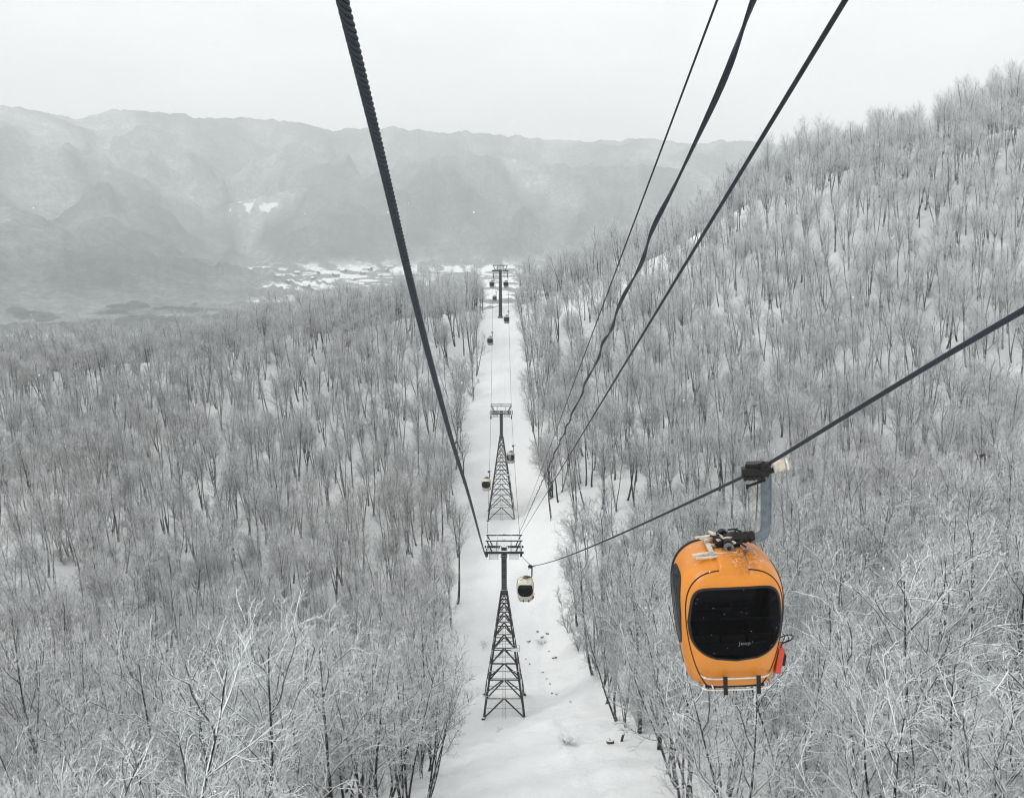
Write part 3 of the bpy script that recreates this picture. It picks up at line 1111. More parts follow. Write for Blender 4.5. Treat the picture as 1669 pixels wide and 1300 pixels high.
def build_head(root, top, sl0, sl1, wide, tall):
    """crossarms, raised maintenance frame, catwalks and sheave rows; coordinates relative to the root"""
    tx, ty, tz = top
    a = MB()
    for yy in (-1.0, 1.0):
        a.bar((tx - wide, ty + yy, tz), (tx + wide, ty + yy, tz), 0.24, 0.36)
    a.bar((tx - 0.5, ty - 1.05, tz), (tx - 0.5, ty + 1.05, tz), 0.14, 0.2)
    a.bar((tx + 0.5, ty - 1.05, tz), (tx + 0.5, ty + 1.05, tz), 0.14, 0.2)
    a.build("crossarm", M_STEEL, root)
    f = MB()
    h = tall
    for yy in (-1.0, 1.0):
        f.bar((tx - wide * 0.93, ty + yy, tz + h), (tx + wide * 0.93, ty + yy, tz + h), 0.19, 0.19)
        for s in (-1, 1):
            f.bar((tx + s * wide * 0.60, ty + yy, tz + 0.1), (tx + s * wide * 0.86, ty + yy, tz + h), 0.14)
            f.bar((tx + s * wide * 0.36, ty + yy, tz + 0.1), (tx + s * wide * 0.36, ty + yy, tz + h), 0.09)
        f.bar((tx, ty + yy, tz + h), (tx - 0.18, ty + yy, tz + h + 0.2), 0.06)
        f.bar((tx, ty + yy, tz + h), (tx + 0.18, ty + yy, tz + h + 0.2), 0.06)
    for s in (-0.93, -0.36, 0.36, 0.93):
        f.bar((tx + s * wide, ty - 1.0, tz + h), (tx + s * wide, ty + 1.0, tz + h), 0.07)
    f.build("maintenance_frame", M_STEEL, root)
    for s in (-1, 1):
        c = MB()
        x0, x1 = tx + s * wide * 0.30, tx + s * wide * 0.72
        for xx in (x0, x1):
            c.bar((xx, ty - 1.7, tz - 0.75), (xx, ty + 1.7, tz - 0.75), 0.06, 0.10)
            for yy in (-1.6, 0.0, 1.6):
                c.bar((xx, ty + yy, tz - 0.75), (xx, ty + yy, tz + 0.45), 0.045)
            c.bar((xx, ty - 1.7, tz + 0.42), (xx, ty + 1.7, tz + 0.42), 0.04)
        for k in range(9):
            yy = -1.6 + k * 0.4
            c.bar((x0, ty + yy, tz - 0.69), (x1, ty + yy, tz - 0.69), 0.16, 0.03)
        c.bar((x0, ty - 0.55, tz - 0.70), (x0, ty - 0.55, tz), 0.08)
        c.bar((x1, ty + 0.55, tz - 0.70), (x1, ty + 0.55, tz), 0.08)
        c.build("catwalk", M_STEEL, root)
        build_sheaves(root, tx + s * GAUGE, tz - 0.62, ty - 2.5, ty + 2.5, sl0, sl1, 9, -s)


def lattice_tower(name, base, top, half, mast_h, panels, label, sl0, sl1, wide):
    root = empty(name, base)
    tag(root, label, "tower", "lift towers down the run")
    H = top.z - base.z
    dz = H - mast_h
    dx = top.x - base.x
    cx = lambda t: dx * t
    tw = 0.34
    # legs
    corners = []
    for sx in (-1, 1):
        for sy in (-1, 1):
            f = lambda t, sx=sx, sy=sy: Vector((cx(t) + sx * (half + (tw - half) * (t ** 0.92)), sy * (half + (tw - half) * (t ** 0.92)), dz * t))
            corners.append(f)
            mb = MB()
            n = 12
            for i in range(n):
                a_, b_ = f(i / n), f((i + 1) / n)
                if i == 0:
                    a_ = a_ + Vector((0, 0, -1.5))
                mb.bar(a_, b_, 0.30 - 0.008 * i)
            mb.box(f(0) + Vector((0, 0, 0.05)), (0.5, 0.5, 0.3))
            mb.box(f(0.36), (0.34, 0.34, 0.5))
            mb.build("leg", M_STEEL, root)
    # each face braced by chevrons
    br = MB()
    ts = [1 - (1 - i / panels) ** 1.0 for i in range(panels + 1)]
    ts = [0.0]
    hh, tot = 1.0, 0.0
    seq = [1.0 - 0.72 * i / (panels - 1) for i in range(panels)]
    for q in seq:
        tot += q
    acc = 0.0
    for q in seq:
        acc += q
        ts.append(acc / tot)
    faces = [(corners[0], corners[2]), (corners[1], corners[3]), (corners[0], corners[1]), (corners[2], corners[3])]
    for i in range(panels):
        t0, t1 = ts[i], ts[i + 1]
        for a_, b_ in faces:
            p0, p1, q0, q1 = a_(t0), b_(t0), a_(t1), b_(t1)
            m = (q0 + q1) / 2
            wd = 0.15 if i < panels - 2 else 0.11
            br.bar(p0, m, wd)
            br.bar(p1, m, wd)
            br.bar(q0, q1, wd)
            if i < panels - 2:
                c0, c1 = (p0 + m) / 2, (p1 + m) / 2
                br.bar(c0, (p0 + q0) / 2 * 1.0, 0.07)
                br.bar(c1, (p1 + q1) / 2 * 1.0, 0.07)
                br.bar(c0, c1, 0.06)
    br.build("bracing", M_STEEL, root)
    # box mast on top
    mm = MB()
    mm.bar((dx, 0, dz - 0.8), (dx, 0, H + 0.5), 0.74, 0.74)
    mm.box((dx, 0, dz - 0.1), (1.0, 1.0, 0.18))
    mm.box((dx, 0, H - 0.9), (0.95, 0.95, 0.14))
    mm.build("mast", M_MAST, root)
    # ladder on the uphill face
    ld = MB()
    fa, fb = corners[0], corners[2]
    pts = [((fa(t) + fb(t)) / 2) + Vector((0, -0.12, 0)) for t in np.linspace(0, 1, 10)]
    for s in (-0.2, 0.2):
        for i in range(9):
            ld.bar(pts[i] + Vector((s, 0, 0)), pts[i + 1] + Vector((s, 0, 0)), 0.035)
    nr = int(dz / 0.35)
    for i in range(nr):
        t = i / nr
        c = ((fa(t) + fb(t)) / 2) + Vector((0, -0.12, 0))
        ld.bar(c - Vector((0.2, 0, 0)), c + Vector((0.2, 0, 0)), 0.028)
    for i in range(int(mast_h / 0.35)):
        z = dz + i * 0.35
        ld.bar((dx - 0.2, -0.5, z), (dx + 0.2, -0.5, z), 0.028)
    for s in (-0.2, 0.2):
        ld.bar((dx + s, -0.5, dz - 0.3), (dx + s, -0.5, H), 0.035)
    ld.build("ladder", M_GALV, root)
    # small work platform part way up
    pf = MB()
    q = corners[2](0.55)
    for k in range(5):
        pf.bar(q + Vector((-0.5, -0.9 + k * 0.2, 0.0)), q + Vector((0.7, -0.9 + k * 0.2, 0.0)), 0.16, 0.03)
    for e in ((-0.5, -0.95), (0.7, -0.95), (0.7, 0)):
        pf.bar(q + Vector((e[0], e[1], -0.05)), q + Vector((e[0], e[1], 1.0)), 0.045)
    pf.bar(q + Vector((-0.5, -0.95, 1.0)), q + Vector((0.7, -0.95, 1.0)), 0.045)
    pf.bar(q + Vector((-0.5, -0.95, 0.5)), q + Vector((0.7, -0.95, 0.5)), 0.04)
    pf.bar(q + Vector((0.7, -0.95, 1.0)), q + Vector((0.7, 0, 1.0)), 0.045)
    pf.build("work_platform", M_GALV, root)
    build_head(root, (dx, 0, H), sl0, sl1, wide, 1.75)
    return root


lattice_tower("lattice_tower", T1B, T1, 3.0, 6.0, 10, "nearest dark steel lattice lift tower, beside the hanging white cabin", -0.43, -0.02, 2.75)
lattice_tower("lattice_tower", T2B, T2, 3.25, 5.6, 10, "middle dark steel lattice lift tower with two cabins hanging close by", 0.0, 0.25, 2.7)
root = empty("mast_tower", T3B)
tag(root, "farthest lift tower, a single round steel mast on the snowy crest", "tower", "lift towers down the run")
H3 = T3.z - T3B.z
mb = MB()
mb.tube([(0, 0, -1.0), (0, 0, H3 * 0.5), (0, 0, H3 + 0.4)], [0.62, 0.56, 0.46], 16)
mb.build("mast", M_MAST, root, True)
mb = MB()
mb.tube([(0, 0, -1.0), (0, 0, 0.5)], 0.95, 16)
mb.build("footing", M_GALV, root, True)
mb = MB()
for s in (-0.18, 0.18):
    mb.bar((s, -0.75, 0.4), (s, -0.62, H3), 0.04)
for i in range(int(H3 / 0.35)):
    mb.bar((-0.18, -0.75 + 0.13 * i * 0.35 / H3, 0.4 + i * 0.35), (0.18, -0.75 + 0.13 * i * 0.35 / H3, 0.4 + i * 0.35), 0.03)
mb.build("ladder", M_GALV, root)
build_head(root, (0, 0, H3), 0.3, -0.3, 2.75, 1.75)


def sag_line(p, q, sag, n):
    out = []
    for i in range(n):
        t = i / (n - 1)
        v = Vector(p).lerp(Vector(q), t)
        v.z -= 4 * sag * t * (1 - t)
        out.append(v)
    return out


def smooth_path(pts, n_per):
    """smooth line through points that run steadily ahead: Hermite cubics over the distance ahead"""
    P = np.array([tuple(p) for p in pts])
    yv = P[:, 1]
    dif = np.diff(P, axis=0) / np.diff(yv)[:, None]
    tan = np.zeros_like(P)
    tan[0], tan[-1] = dif[0], dif[-1]
    hs = np.diff(yv)
    for i in range(1, len(P) - 1):
        tan[i] = (dif[i - 1] * hs[i] + dif[i] * hs[i - 1]) / (hs[i] + hs[i - 1])
    out = []
    for i in range(len(P) - 1):
        for k in range(n_per):
            t = k / n_per
            h00, h10, h01, h11 = 2 * t ** 3 - 3 * t * t + 1, t ** 3 - 2 * t * t + t, -2 * t ** 3 + 3 * t * t, t ** 3 - t * t
            out.append(Vector(h00 * P[i] + h10 * hs[i] * tan[i] + h01 * P[i + 1] + h11 * hs[i] * tan[i + 1]))
    out.append(Vector(P[-1]))
    return out


def resample(pts, step):
    P = np.array([tuple(p) for p in pts])
    s = np.concatenate([[0], np.cumsum(np.linalg.norm(np.diff(P, axis=0), axis=1))])
    m = int(s[-1] / step) + 1
    q = np.linspace(0, s[-1], m)
    return np.stack([np.interp(q, s, P[:, i]) for i in range(3)], -1), q


def frames(P):
    T = np.gradient(P, axis=0)
    T /= np.linalg.norm(T, axis=1, keepdims=True)
    S = np.cross(T, np.array([0, 0, 1.0]))
    S /= np.linalg.norm(S, axis=1, keepdims=True)
    return T, S, np.cross(S, T)


def strand_rope(pts, radius, lay, near_len):
    """stranded wire rope: six laid strands where one can see them, a plain round rope farther off"""
    P, q = resample(pts, 0.03)
    k = int(np.searchsorted(q, near_len))
    Pn, qn = P[:k], q[:k]
    T, S, U = frames(Pn)
    Vs, Fs, As, off = [], [], [], 0
    rs = radius * 0.345
    for j in range(6):
        ph = 2 * math.pi * (qn / lay + j / 6)
        C = Pn + (S * np.cos(ph)[:, None] + U * np.sin(ph)[:, None]) * (radius - rs)
        v, f, _ = tubes(C[None], np.full((1, len(C)), rs), 9, 0)
        rad = np.linalg.norm(v.reshape(len(C), 9, 3) - Pn[:, None, :], axis=2).ravel()
        As.append(np.clip((rad - radius * 0.62) / (radius * 0.36), 0, 1))  # painted relief: shade tone down in the grooves, paler worn crowns
        Vs.append(v)
        Fs.append(f + off)
        off += len(v)
    P2, _ = resample(P[max(0, k - 1):], 0.8)
    v, f, _ = tubes(P2[None], np.full((1, len(P2)), radius), 8, 0)
    Vs.append(v)
    Fs.append(f + off)
    As.append(np.full(len(v), 0.4))
    return np.concatenate(Vs), np.concatenate(Fs), np.concatenate(As)


zr = -0.90                                       # the rope lies under the arm at sheave height
h1 = lambda s, T: Vector((T.x + s * GAUGE, T.y, T.z + zr))
behind_l, behind_r = Vector((-0.75, -14, 9.2)), Vector((4.38, -14, 8.7))
L_NEAR = [behind_l, at(558, 0, 3.8), at(622, 260, 4.95), at(668, 455, 6.2), at(726, 680, 9.6), at(762, 800, 15.5), at(783, 877, 27), h1(-1, T1)]
GRIP = at(1242, 762, 13.0)
R_NEAR = [behind_r, at(1669, 505, 6.9), GRIP, at(866, 922, 78), h1(1, T1)]
beyond = lambda s: [Vector((T3.x + s * GAUGE, 330, T3.z - 14)), Vector((T3.x + s * GAUGE, 420, T3.z - 58)), Vector((T3.x + s * GAUGE, 560, T3.z - 120))]
rope_paths = {}
for s, near, nm, lab in ((-1, L_NEAR, "left", "thick twisted haul rope close by on the left, running straight down to the towers"),
                         (1, R_NEAR, "right", "twisted steel haul rope on the right that carries the orange cabin")):
    a = smooth_path(near, 40) if s < 0 else smooth_path(near[:3], 30)[:-1] + sag_line(near[2], near[3], 0.35, 60) + sag_line(near[3], near[4], 0.05, 10)[1:]
    p = a + sag_line(h1(s, T1), h1(s, T2), 1.5, 24)[1:] + sag_line(h1(s, T2), h1(s, T3), 1.6, 30)[1:] + smooth_path([h1(s, T3)] + beyond(s), 12)[1:]
    rope_paths[s] = p
    v, f, wear = strand_rope(p, 0.031, 0.28, 75.0)
    o = bpy.data.objects.new("haul_rope", np_mesh("haul_rope", v, [f], M_ROPE, attrs={"wear": wear}))
    col.objects.link(o)
    tag(o, lab, "rope", "haul ropes of the lift")


def on_rope(s, Yq):
    P = rope_paths[s]
    for i in range(len(P) - 1):
        if P[i].y <= Yq <= P[i + 1].y:
            t = (Yq - P[i].y) / max(1e-6, P[i + 1].y - P[i].y)
            return P[i].lerp(P[i + 1], t)
    return P[-1]


# three lighter cables over the middle of the towers
top1 = T1 + Vector((0, 0, 1.85))
top2, top3 = T2 + Vector((0, 0, 1.85)), T3 + Vector((0, 0, 1.85))
d1, d2, d3 = Vector((1.7, 0, 0)), Vector((1.9, 0, 0)), Vector((2.2, 0, 0))


def taut(near, far):
    """a cable drawn tight from the tower behind us, over our heads, to the tower ahead"""
    n, f = Vector(near), Vector(far)
    back = n + (n - f).normalized() * 16.0
    return sag_line(back, f, 0.02, 60)


def tail(d):
    return sag_line(top1 + d, top2 + d * 0.5, 1.3, 24)[1:] + sag_line(top2 + d * 0.5, top3 + d * 0.4, 1.5, 24)[1:]


p = taut(at(1168, 0, 4.0), top1 + d1)
mb = MB()
mb.tube(resample(p, 0.25)[0], 0.006, 7)
mb.tube(resample(tail(d1), 1.0)[0], 0.014, 6)
o = mb.build("steel_wire", M_CABLE, None, True)
tag(o, "thinnest of the three middle cables, a fine wire left of the twisted one", "cable", "cables over the middle of the towers")
p = taut(at(1376, 0, 3.9), top1 + d3)
mb = MB()
mb.tube(resample(p, 0.12)[0], 0.0135, 10)
mb.tube(resample(tail(d3), 1.0)[0], 0.016, 6)
o = mb.build("round_cable", M_CABLE, None, True)
tag(o, "smooth round dark cable with a crust of snow, right of the twisted one", "cable", "cables over the middle of the towers")
# the flat one is wound round and round by the wind
p = taut(at(1232, 0, 3.7), top1 + d2)
P, q = resample(p, 0.04)
T, S, U = frames(P)
ns = 12
rows = []
tw = q / 1.9 + 0.16 * np.sin(q * 0.9) + 0.09 * np.sin(q * 2.3 + 1)
for k in range(ns):
    a = 2 * math.pi * k / ns
    ca, sa = math.cos(a), math.sin(a)
    ex, ey = 0.0175 * np.sign(ca) * abs(ca) ** 0.7, 0.009 * np.sign(sa) * abs(sa) ** 0.7
    ph = 2 * math.pi * tw
    c, s_ = np.cos(ph), np.sin(ph)
    ox = 0.015 * np.cos(ph)
    rows.append(P + S * ((ex * c - ey * s_) + ox)[:, None] + U * (ex * s_ + ey * c)[:, None])
V = np.stack(rows, 1)
idx = np.arange(len(P) * ns).reshape(len(P), ns)
nx = np.roll(idx, -1, 1)
F = np.stack([idx[:-1], nx[:-1], nx[1:], idx[1:]], -1).reshape(-1, 4)
P2 = resample(tail(d2), 1.0)[0]
v2, f2, _ = tubes(P2[None], np.full((1, len(P2)), 0.018), 6, 0)
o = bpy.data.objects.new("flat_cable", np_mesh("flat_cable", np.concatenate([V.reshape(-1, 3), v2]), [np.concatenate([F, f2 + len(P) * ns])], M_CABLE))
col.objects.link(o)
tag(o, "flat dark cable wound in a loose twist with snow along its edges", "cable", "cables over the middle of the towers")

# ------------------------------------------------------------------ cabins (origin at the grip on the rope)
ZB, ZT = -3.69, -1.40          # underside and roof of the cabin below the rope
CX = -0.64                     # the cabin hangs inboard of the grip
NE = 3.4


def sec(t):
    """half width and half depth at height t (0 floor, 1 roof)"""
    if t > 0.60:
        u = (t - 0.60) / 0.40
        k = max(0.0, 1 - u ** 2.7) ** (1 / 2.7)
        return 0.90 * k, 0.90 * k
    u = (0.60 - t) / 0.60
    return 0.90 - 0.16 * u ** 1.8, 0.90 - 0.22 * u ** 1.6


def front(x, t, sgn=-1):
    a, b = sec(t)
    if abs(x) >= a:
        return 0.0
    return sgn * b * (1 - (abs(x) / a) ** NE) ** (1 / NE)


def side(yv, t, sgn=-1):
    a, b = sec(t)
    if abs(yv) >= b:
        return 0.0
    return sgn * a * (1 - (abs(yv) / b) ** NE) ** (1 / NE)


def zt(t):
    return ZB + (ZT - ZB) * t


def outline_front(n=64, grow=0.0):
    """pane outline on the end face, (x, t) with a bowed lower edge"""
    out = []
    for i in range(n):
        a = 2 * math.pi * i / n
        c, s = math.cos(a), math.sin(a)
        e = 0.35
        x = 0.775 * np.sign(c) * abs(c) ** e
        y_ = np.sign(s) * abs(s) ** e
        t = 0.545 + (0.285 * y_ if y_ > 0 else 0.30 * y_)
        if y_ < 0:
            t += 0.105 * (abs(x) / 0.775) ** 2.2
            x *= 1 - 0.02 * abs(y_)
        else:
            x *= 1 - 0.09 * y_
        cx_, ct = 0.0, 0.545
        L_ = math.hypot(x, (t - ct) * 2.29)
        k = (L_ + grow) / L_
        out.append((x * k, ct + (t - ct) * k))
    return out


def outline_side(n=48, grow=0.0):
    out = []
    for i in range(n):
        a = 2 * math.pi * i / n
        c, s = math.cos(a), math.sin(a)
        e = 0.5
        yv = 0.47 * np.sign(c) * abs(c) ** e
        y_ = np.sign(s) * abs(s) ** e
        t = 0.56 + (0.27 * y_ if y_ > 0 else 0.30 * y_)
        yv *= 1 - 0.12 * max(0, y_) - 0.22 * max(0, -y_)
        L_ = math.hypot(yv, (t - 0.56) * 2.29)
        k = (L_ + grow) / L_
        out.append((yv * k, 0.56 + (t - 0.56) * k))
    return out


def inside(poly, x, t):
    c = False
    j = len(poly) - 1
    for i in range(len(poly)):
        if ((poly[i][1] > t) != (poly[j][1] > t)) and (x < (poly[j][0] - poly[i][0]) * (t - poly[i][1]) / (poly[j][1] - poly[i][1]) + poly[i][0]):
            c = not c
        j = i
    return c


def map_pt(face, u, t, off):
    """point on the shell, pushed out by off"""
    if face in ('f', 'b'):
        g = -1 if face == 'f' else 1
        P0 = Vector((u, front(u, t, g), zt(t)))
        P1 = Vector((u + 0.01, front(u + 0.01, t, g), zt(t)))
        P2_ = Vector((u, front(u, t + 0.005, g), zt(t + 0.005)))
        nrm = (P1 - P0).cross(P2_ - P0).normalized()
        if nrm.y * g < 0:
            nrm = -nrm
    else:
        g = -1 if face == 'l' else 1
        P0 = Vector((side(u, t, g), u, zt(t)))
        P1 = Vector((side(u + 0.01, t, g), u + 0.01, zt(t)))
        P2_ = Vector((side(u, t + 0.005, g), u, zt(t + 0.005)))
        nrm = (P1 - P0).cross(P2_ - P0).normalized()
        if nrm.x * g < 0:
            nrm = -nrm
    return P0 + nrm * off + Vector((CX, 0, 0))


def make_window(root, face):
    ol = outline_front if face in ('f', 'b') else outline_side
    ct = 0.545 if face in ('f', 'b') else 0.56
    o_ = ol(grow=0.0)
    n = len(o_)
    vs, fs = [], []
    rings = [1.0, 0.85, 0.65, 0.42, 0.2]
    for r in rings:
        for u, t in o_:
            vs.append(map_pt(face, u * r, ct + (t - ct) * r, 0.008))
    vs.append(map_pt(face, 0, ct, 0.008))
    for i in range(len(rings) - 1):
        for k in range(n):
            l = (k + 1) % n
            fs.append((i * n + k, i * n + l, (i + 1) * n + l, (i + 1) * n + k))
    for k in range(n):
        fs.append(((len(rings) - 1) * n + k, (len(rings) - 1) * n + (k + 1) % n, len(vs) - 1))
    w = mesh_obj("window", vs, fs, M_GLASS, root)
    # rubber frame round the pane, covering the cut edge of the shell
    vs, fs = [], []
    prof = [(-0.026, 0.000), (-0.022, 0.013), (0.012, 0.014), (0.016, 0.001)]
    for g, off in prof:
        for u, t in ol(grow=g):
            vs.append(map_pt(face, u, t, off))
    for i in range(len(prof) - 1):
        for k in range(n):
            l = (k + 1) % n
            fs.append((i * n + k, i * n + l, (i + 1) * n + l, (i + 1) * n + k))
    mesh_obj("frame", vs, fs, M_RUBBER, w)
    return w


def make_shell():
    nt, na = 72, 260
    of, os_ = outline_front(grow=-0.012), outline_side(grow=-0.012)
    vs, fs = [], []
    tsv = list(np.linspace(0, 0.62, 70)) + [0.62 + 0.38 * math.sin(math.pi / 2 * k / 30) for k in range(1, 31)]
    for t in tsv:
        a, b = sec(min(t, 0.99999))
        for k in range(na):
            th = 2 * math.pi * k / na
            c, s = math.cos(th), math.sin(th)
            vs.append(Vector((CX + a * np.sign(c) * abs(c) ** (2 / NE), b * np.sign(s) * abs(s) ** (2 / NE), zt(t))))
    m = len(tsv)
    for i in range(m - 1):
        for k in range(na):
            l = (k + 1) % na
            q = (i * na + k, i * na + l, (i + 1) * na + l, (i + 1) * na + k)
            cen = sum((vs[j] for j in q), Vector()) / 4
            t = (cen.z - ZB) / (ZT - ZB)
            x, yv = cen.x - CX, cen.y
            a, b = sec(min(t, 0.999))
            if abs(yv) > 0.25 * b and inside(of, x, t):
                continue
            if abs(x) > 0.5 * a and inside(os_, yv, t):
                continue
            fs.append(q)
    fs.append(tuple(range(na - 1, -1, -1)))
    return vs, fs


def seam(mb, yc, r):
    """rubber seam where the end shell meets the middle: follows the body at depth yc"""
    pl, pr = [], []
    for t in list(np.linspace(0.0, 0.6, 24)) + [0.6 + 0.4 * math.sin(math.pi / 2 * k / 40) for k in range(1, 41)]:
        a, b = sec(min(t, 0.99999))
        if b <= abs(yc) * 1.0005:
            break
        x = a * (1 - (abs(yc) / b) ** NE) ** (1 / NE)
        pl.append(Vector((CX - x, yc, zt(t))))
        pr.append(Vector((CX + x, yc, zt(t))))
    mb.tube(pl + pr[::-1], r, 6)


def make_cabin(label, paint, detail=True):
    root = empty("gondola_cabin")
    tag(root, label, "gondola cabin", "cabins on the lift")
    vs, fs = make_shell()
    mesh_obj("body", vs, fs, paint, root)
    # lining, floor and benches inside
    mb = MB()
    mb.box((CX, 0, ZB + 0.06), (0.95, 0.9, 0.06))
    for s in (-1, 1):
        mb.box((CX, s * 0.40, ZB + 0.36), (0.95, 0.30, 0.42))
    mb.build("lining", M_INSIDE, root)
    for s in (-1, 1):
        b = MB()
        for k in range(3):
            b.box((CX - 0.45 + 0.45 * k, s * 0.60, ZB + 0.86), (0.40, 0.05, 0.13))
            b.box((CX - 0.45 + 0.45 * k, s * 0.60, ZB + 1.22), (0.42, 0.03, 0.03))
        b.box((CX, s * 0.60, ZB + 0.66), (1.15, 0.04, 0.22))
        b.build("backrest", M_SEAT, root, bevel=0.01)
    for face in ('f', 'b', 'l', 'r'):
        w = make_window(root, face)
        if face == 'f' and detail:
            cu = bpy.data.curves.new("lettering", 'FONT')
            cu.body = "Jeep"
            cu.size = 0.105
            cu.align_x = 'CENTER'
            cu.space_character = 1.1
            tmp = bpy.data.objects.new("tmp", cu)
            col.objects.link(tmp)
            bpy.context.view_layer.update()
            tm = bpy.data.meshes.new_from_object(tmp.evaluated_get(bpy.context.evaluated_depsgraph_get()))
            bpy.data.objects.remove(tmp)
            tm.materials.clear()
            tm.materials.append(M_LETTER)
            for v in tm.vertices:
                u, t = v.co.x + 0.12, 0.385 + v.co.y / 2.299
                v.co = map_pt('f', u, t, 0.014)
            lo_ = bpy.data.objects.new("lettering", tm)
            lo_.parent = w
            col.objects.link(lo_)
    mb = MB()
    seam(mb, -0.63, 0.013)
    seam(mb, 0.56, 0.042)
    mb.build("seam", M_RUBBER, root, True)
    for s in (-1, 1):          # door leaves' edge on the sides
        d = MB()
        pts = []
        for t in np.linspace(0.03, 0.80, 20):
            pts.append(map_pt('l' if s < 0 else 'r', 0.0, t, 0.003))
        d.tube(pts, 0.007, 5)
        d.build("door_edge", M_RUBBER, root, True)
    # roof: raised pads front and back, mount frame, slats, suspension
    for s in (-1, 1):
        vs, fs = [], []
        n1, n2 = 9, 9
        for zoff in (0.0, 1.0):
            for i in range(n1):
                for j in range(n2):
                    u, v = i / (n1 - 1), j / (n2 - 1)
                    x = (u - 0.5) * (0.50 if zoff == 0 else 0.44)
                    yv = s * (0.20 + v * (0.50 if zoff == 0 else 0.46) + (0 if zoff == 0 else 0.01))
                    lo_t, hi_t = 0.6, 0.99999
                    for _ in range(30):
                        mid = (lo_t + hi_t) / 2
                        a, b = sec(mid)
                        if (abs(x) / a) ** NE + (abs(yv) / b) ** NE < 1:
                            lo_t = mid
                        else:
                            hi_t = mid
                    vs.append(Vector((CX + x, yv, zt(lo_t) + (0.075 if zoff else -0.004))))
        q = n1 * n2
        for i in range(n1 - 1):
            for j in range(n2 - 1):
                a_ = q + i * n2 + j
                fs.append((a_, a_ + n2, a_ + n2 + 1, a_ + 1))
        for i in range(n1 - 1):
            for j in (0, n2 - 1):
                a_ = i * n2 + j
                fs.append((a_, a_ + n2, q + a_ + n2, q + a_))
        for j in range(n2 - 1):
            for i in (0, n1 - 1):
                a_ = i * n2 + j
                fs.append((a_, a_ + 1, q + a_ + 1, q + a_))
        pad = mesh_obj("roof_pad", vs, fs, paint, root)
        bm_ = bmesh.new()
        bm_.from_mesh(pad.data)
        bmesh.ops.recalc_face_normals(bm_, faces=bm_.faces)
        if sum(f.normal.z * f.calc_area() for f in bm_.faces) < 0:
            bmesh.ops.reverse_faces(bm_, faces=bm_.faces)
        bm_.to_mesh(pad.data)
        bm_.free()
    mb = MB()
    zr_ = ZT
    rg = random.Random(3)
    mb.bar((CX - 0.34, -0.34, zr_ + 0.02), (CX + 0.12, -0.34, zr_ + 0.02), 0.07, 0.05)
    mb.bar((CX - 0.34, 0.30, zr_ + 0.02), (CX + 0.12, 0.30, zr_ + 0.02), 0.07, 0.05)
    mb.bar((CX - 0.30, -0.36, zr_ + 0.05), (CX - 0.30, 0.32, zr_ + 0.05), 0.07, 0.05)
    for k in range(7):
        a = rg.uniform(-0.6, 0.6)
        c = Vector((CX - 0.22 + rg.uniform(-0.14, 0.26), rg.uniform(-0.30, 0.24), zr_ + 0.07 + 0.02 * k))
        dv = Vector((math.cos(a), math.sin(a), 0.12 * rg.uniform(-1, 1))) * rg.uniform(0.12, 0.26)
        if k % 2:
            dv = Vector((dv.y, dv.x, dv.z))
        mb.bar(c - dv, c + dv, 0.055, 0.025)
    mb.bar((CX - 0.62, -0.30, zr_ - 0.01), (CX - 0.24, -0.30, zr_ + 0.03), 0.08, 0.03)
    mb.bar((CX - 0.58, -0.40, zr_ - 0.02), (CX - 0.18, -0.42, zr_ + 0.01), 0.03, 0.03)
    mb.build("mount_frame", M_PALE, root)
    mb = MB()
    mb.box((CX + 0.02, 0.0, zr_ + 0.08), (0.40, 0.34, 0.12))
    mb.disc((CX + 0.0, -0.20, zr_ + 0.14), (0, 1, 0), 0.075, 0.12, 16)
    mb.disc((CX + 0.0, 0.20, zr_ + 0.14), (0, 1, 0), 0.09, 0.12, 16)
    for k in range(5):
        mb.tube([(CX - 0.2 + 0.1 * k, -0.16, zr_ + 0.1), (CX - 0.12 + 0.12 * k, 0.0, zr_ + 0.22), (CX - 0.05 + 0.12 * k, 0.18, zr_ + 0.12)], 0.022, 6)
    for k in range(9):
        a = rg.uniform(0, 6.28)
        c = Vector((CX + rg.uniform(-0.22, 0.30), rg.uniform(-0.26, 0.24), zr_ + 0.09 + 0.015 * k))
        dv = Vector((math.cos(a), math.sin(a), rg.uniform(-0.4, 0.4))) * rg.uniform(0.06, 0.16)
        mb.tube([c - dv, c + Vector((0, 0, 0.03)), c + dv], 0.018, 6)
    mb.build("suspension", M_BLACK, root, False, 0.012)
    mb = MB()
    mb.disc((CX + 0.0, -0.29, zr_ + 0.10), (0, 1, 0), 0.085, 0.06, 18)
    mb.box((CX + 0.0, -0.28, zr_ + 0.03), (0.24, 0.07, 0.09))
    b_ = mb.build("pivot_bearing", M_IRON, root, False, 0.008)
    mb = MB()
    mb.disc((CX + 0.0, -0.325, zr_ + 0.10), (0, 1, 0), 0.035, 0.03, 14)
    mb.build("pin", M_BLACK, b_)
    # hanger: straight flat bar, swept at its foot to the roof pivot
    hz = [(0.0, -0.10), (0.0, -0.4), (0.0, -0.75), (0.0, -1.00), (-0.02, -1.10), (-0.09, -1.18), (-0.20, -1.23)]
    mb = MB()
    hz = [(0.06, -0.08), (0.06, -0.5), (0.06, -1.08), (0.055, -1.15), (0.035, -1.205), (-0.01, -1.245), (-0.07, -1.265), (-0.20, -1.275)]
    vs, fs = [], []
    for i, (x, z) in enumerate(hz):
        x0, z0 = hz[max(0, i - 1)]
        x1, z1 = hz[min(len(hz) - 1, i + 1)]
        tx_, tz_ = x1 - x0, z1 - z0
        ln_ = math.hypot(tx_, tz_)
        nx_, nz_ = -tz_ / ln_, tx_ / ln_
        for a_, b_ in ((-1, -1), (1, -1), (1, 1), (-1, 1)):
            vs.append(Vector((x + nx_ * a_ * 0.07, b_ * 0.06, z + nz_ * a_ * 0.07)))
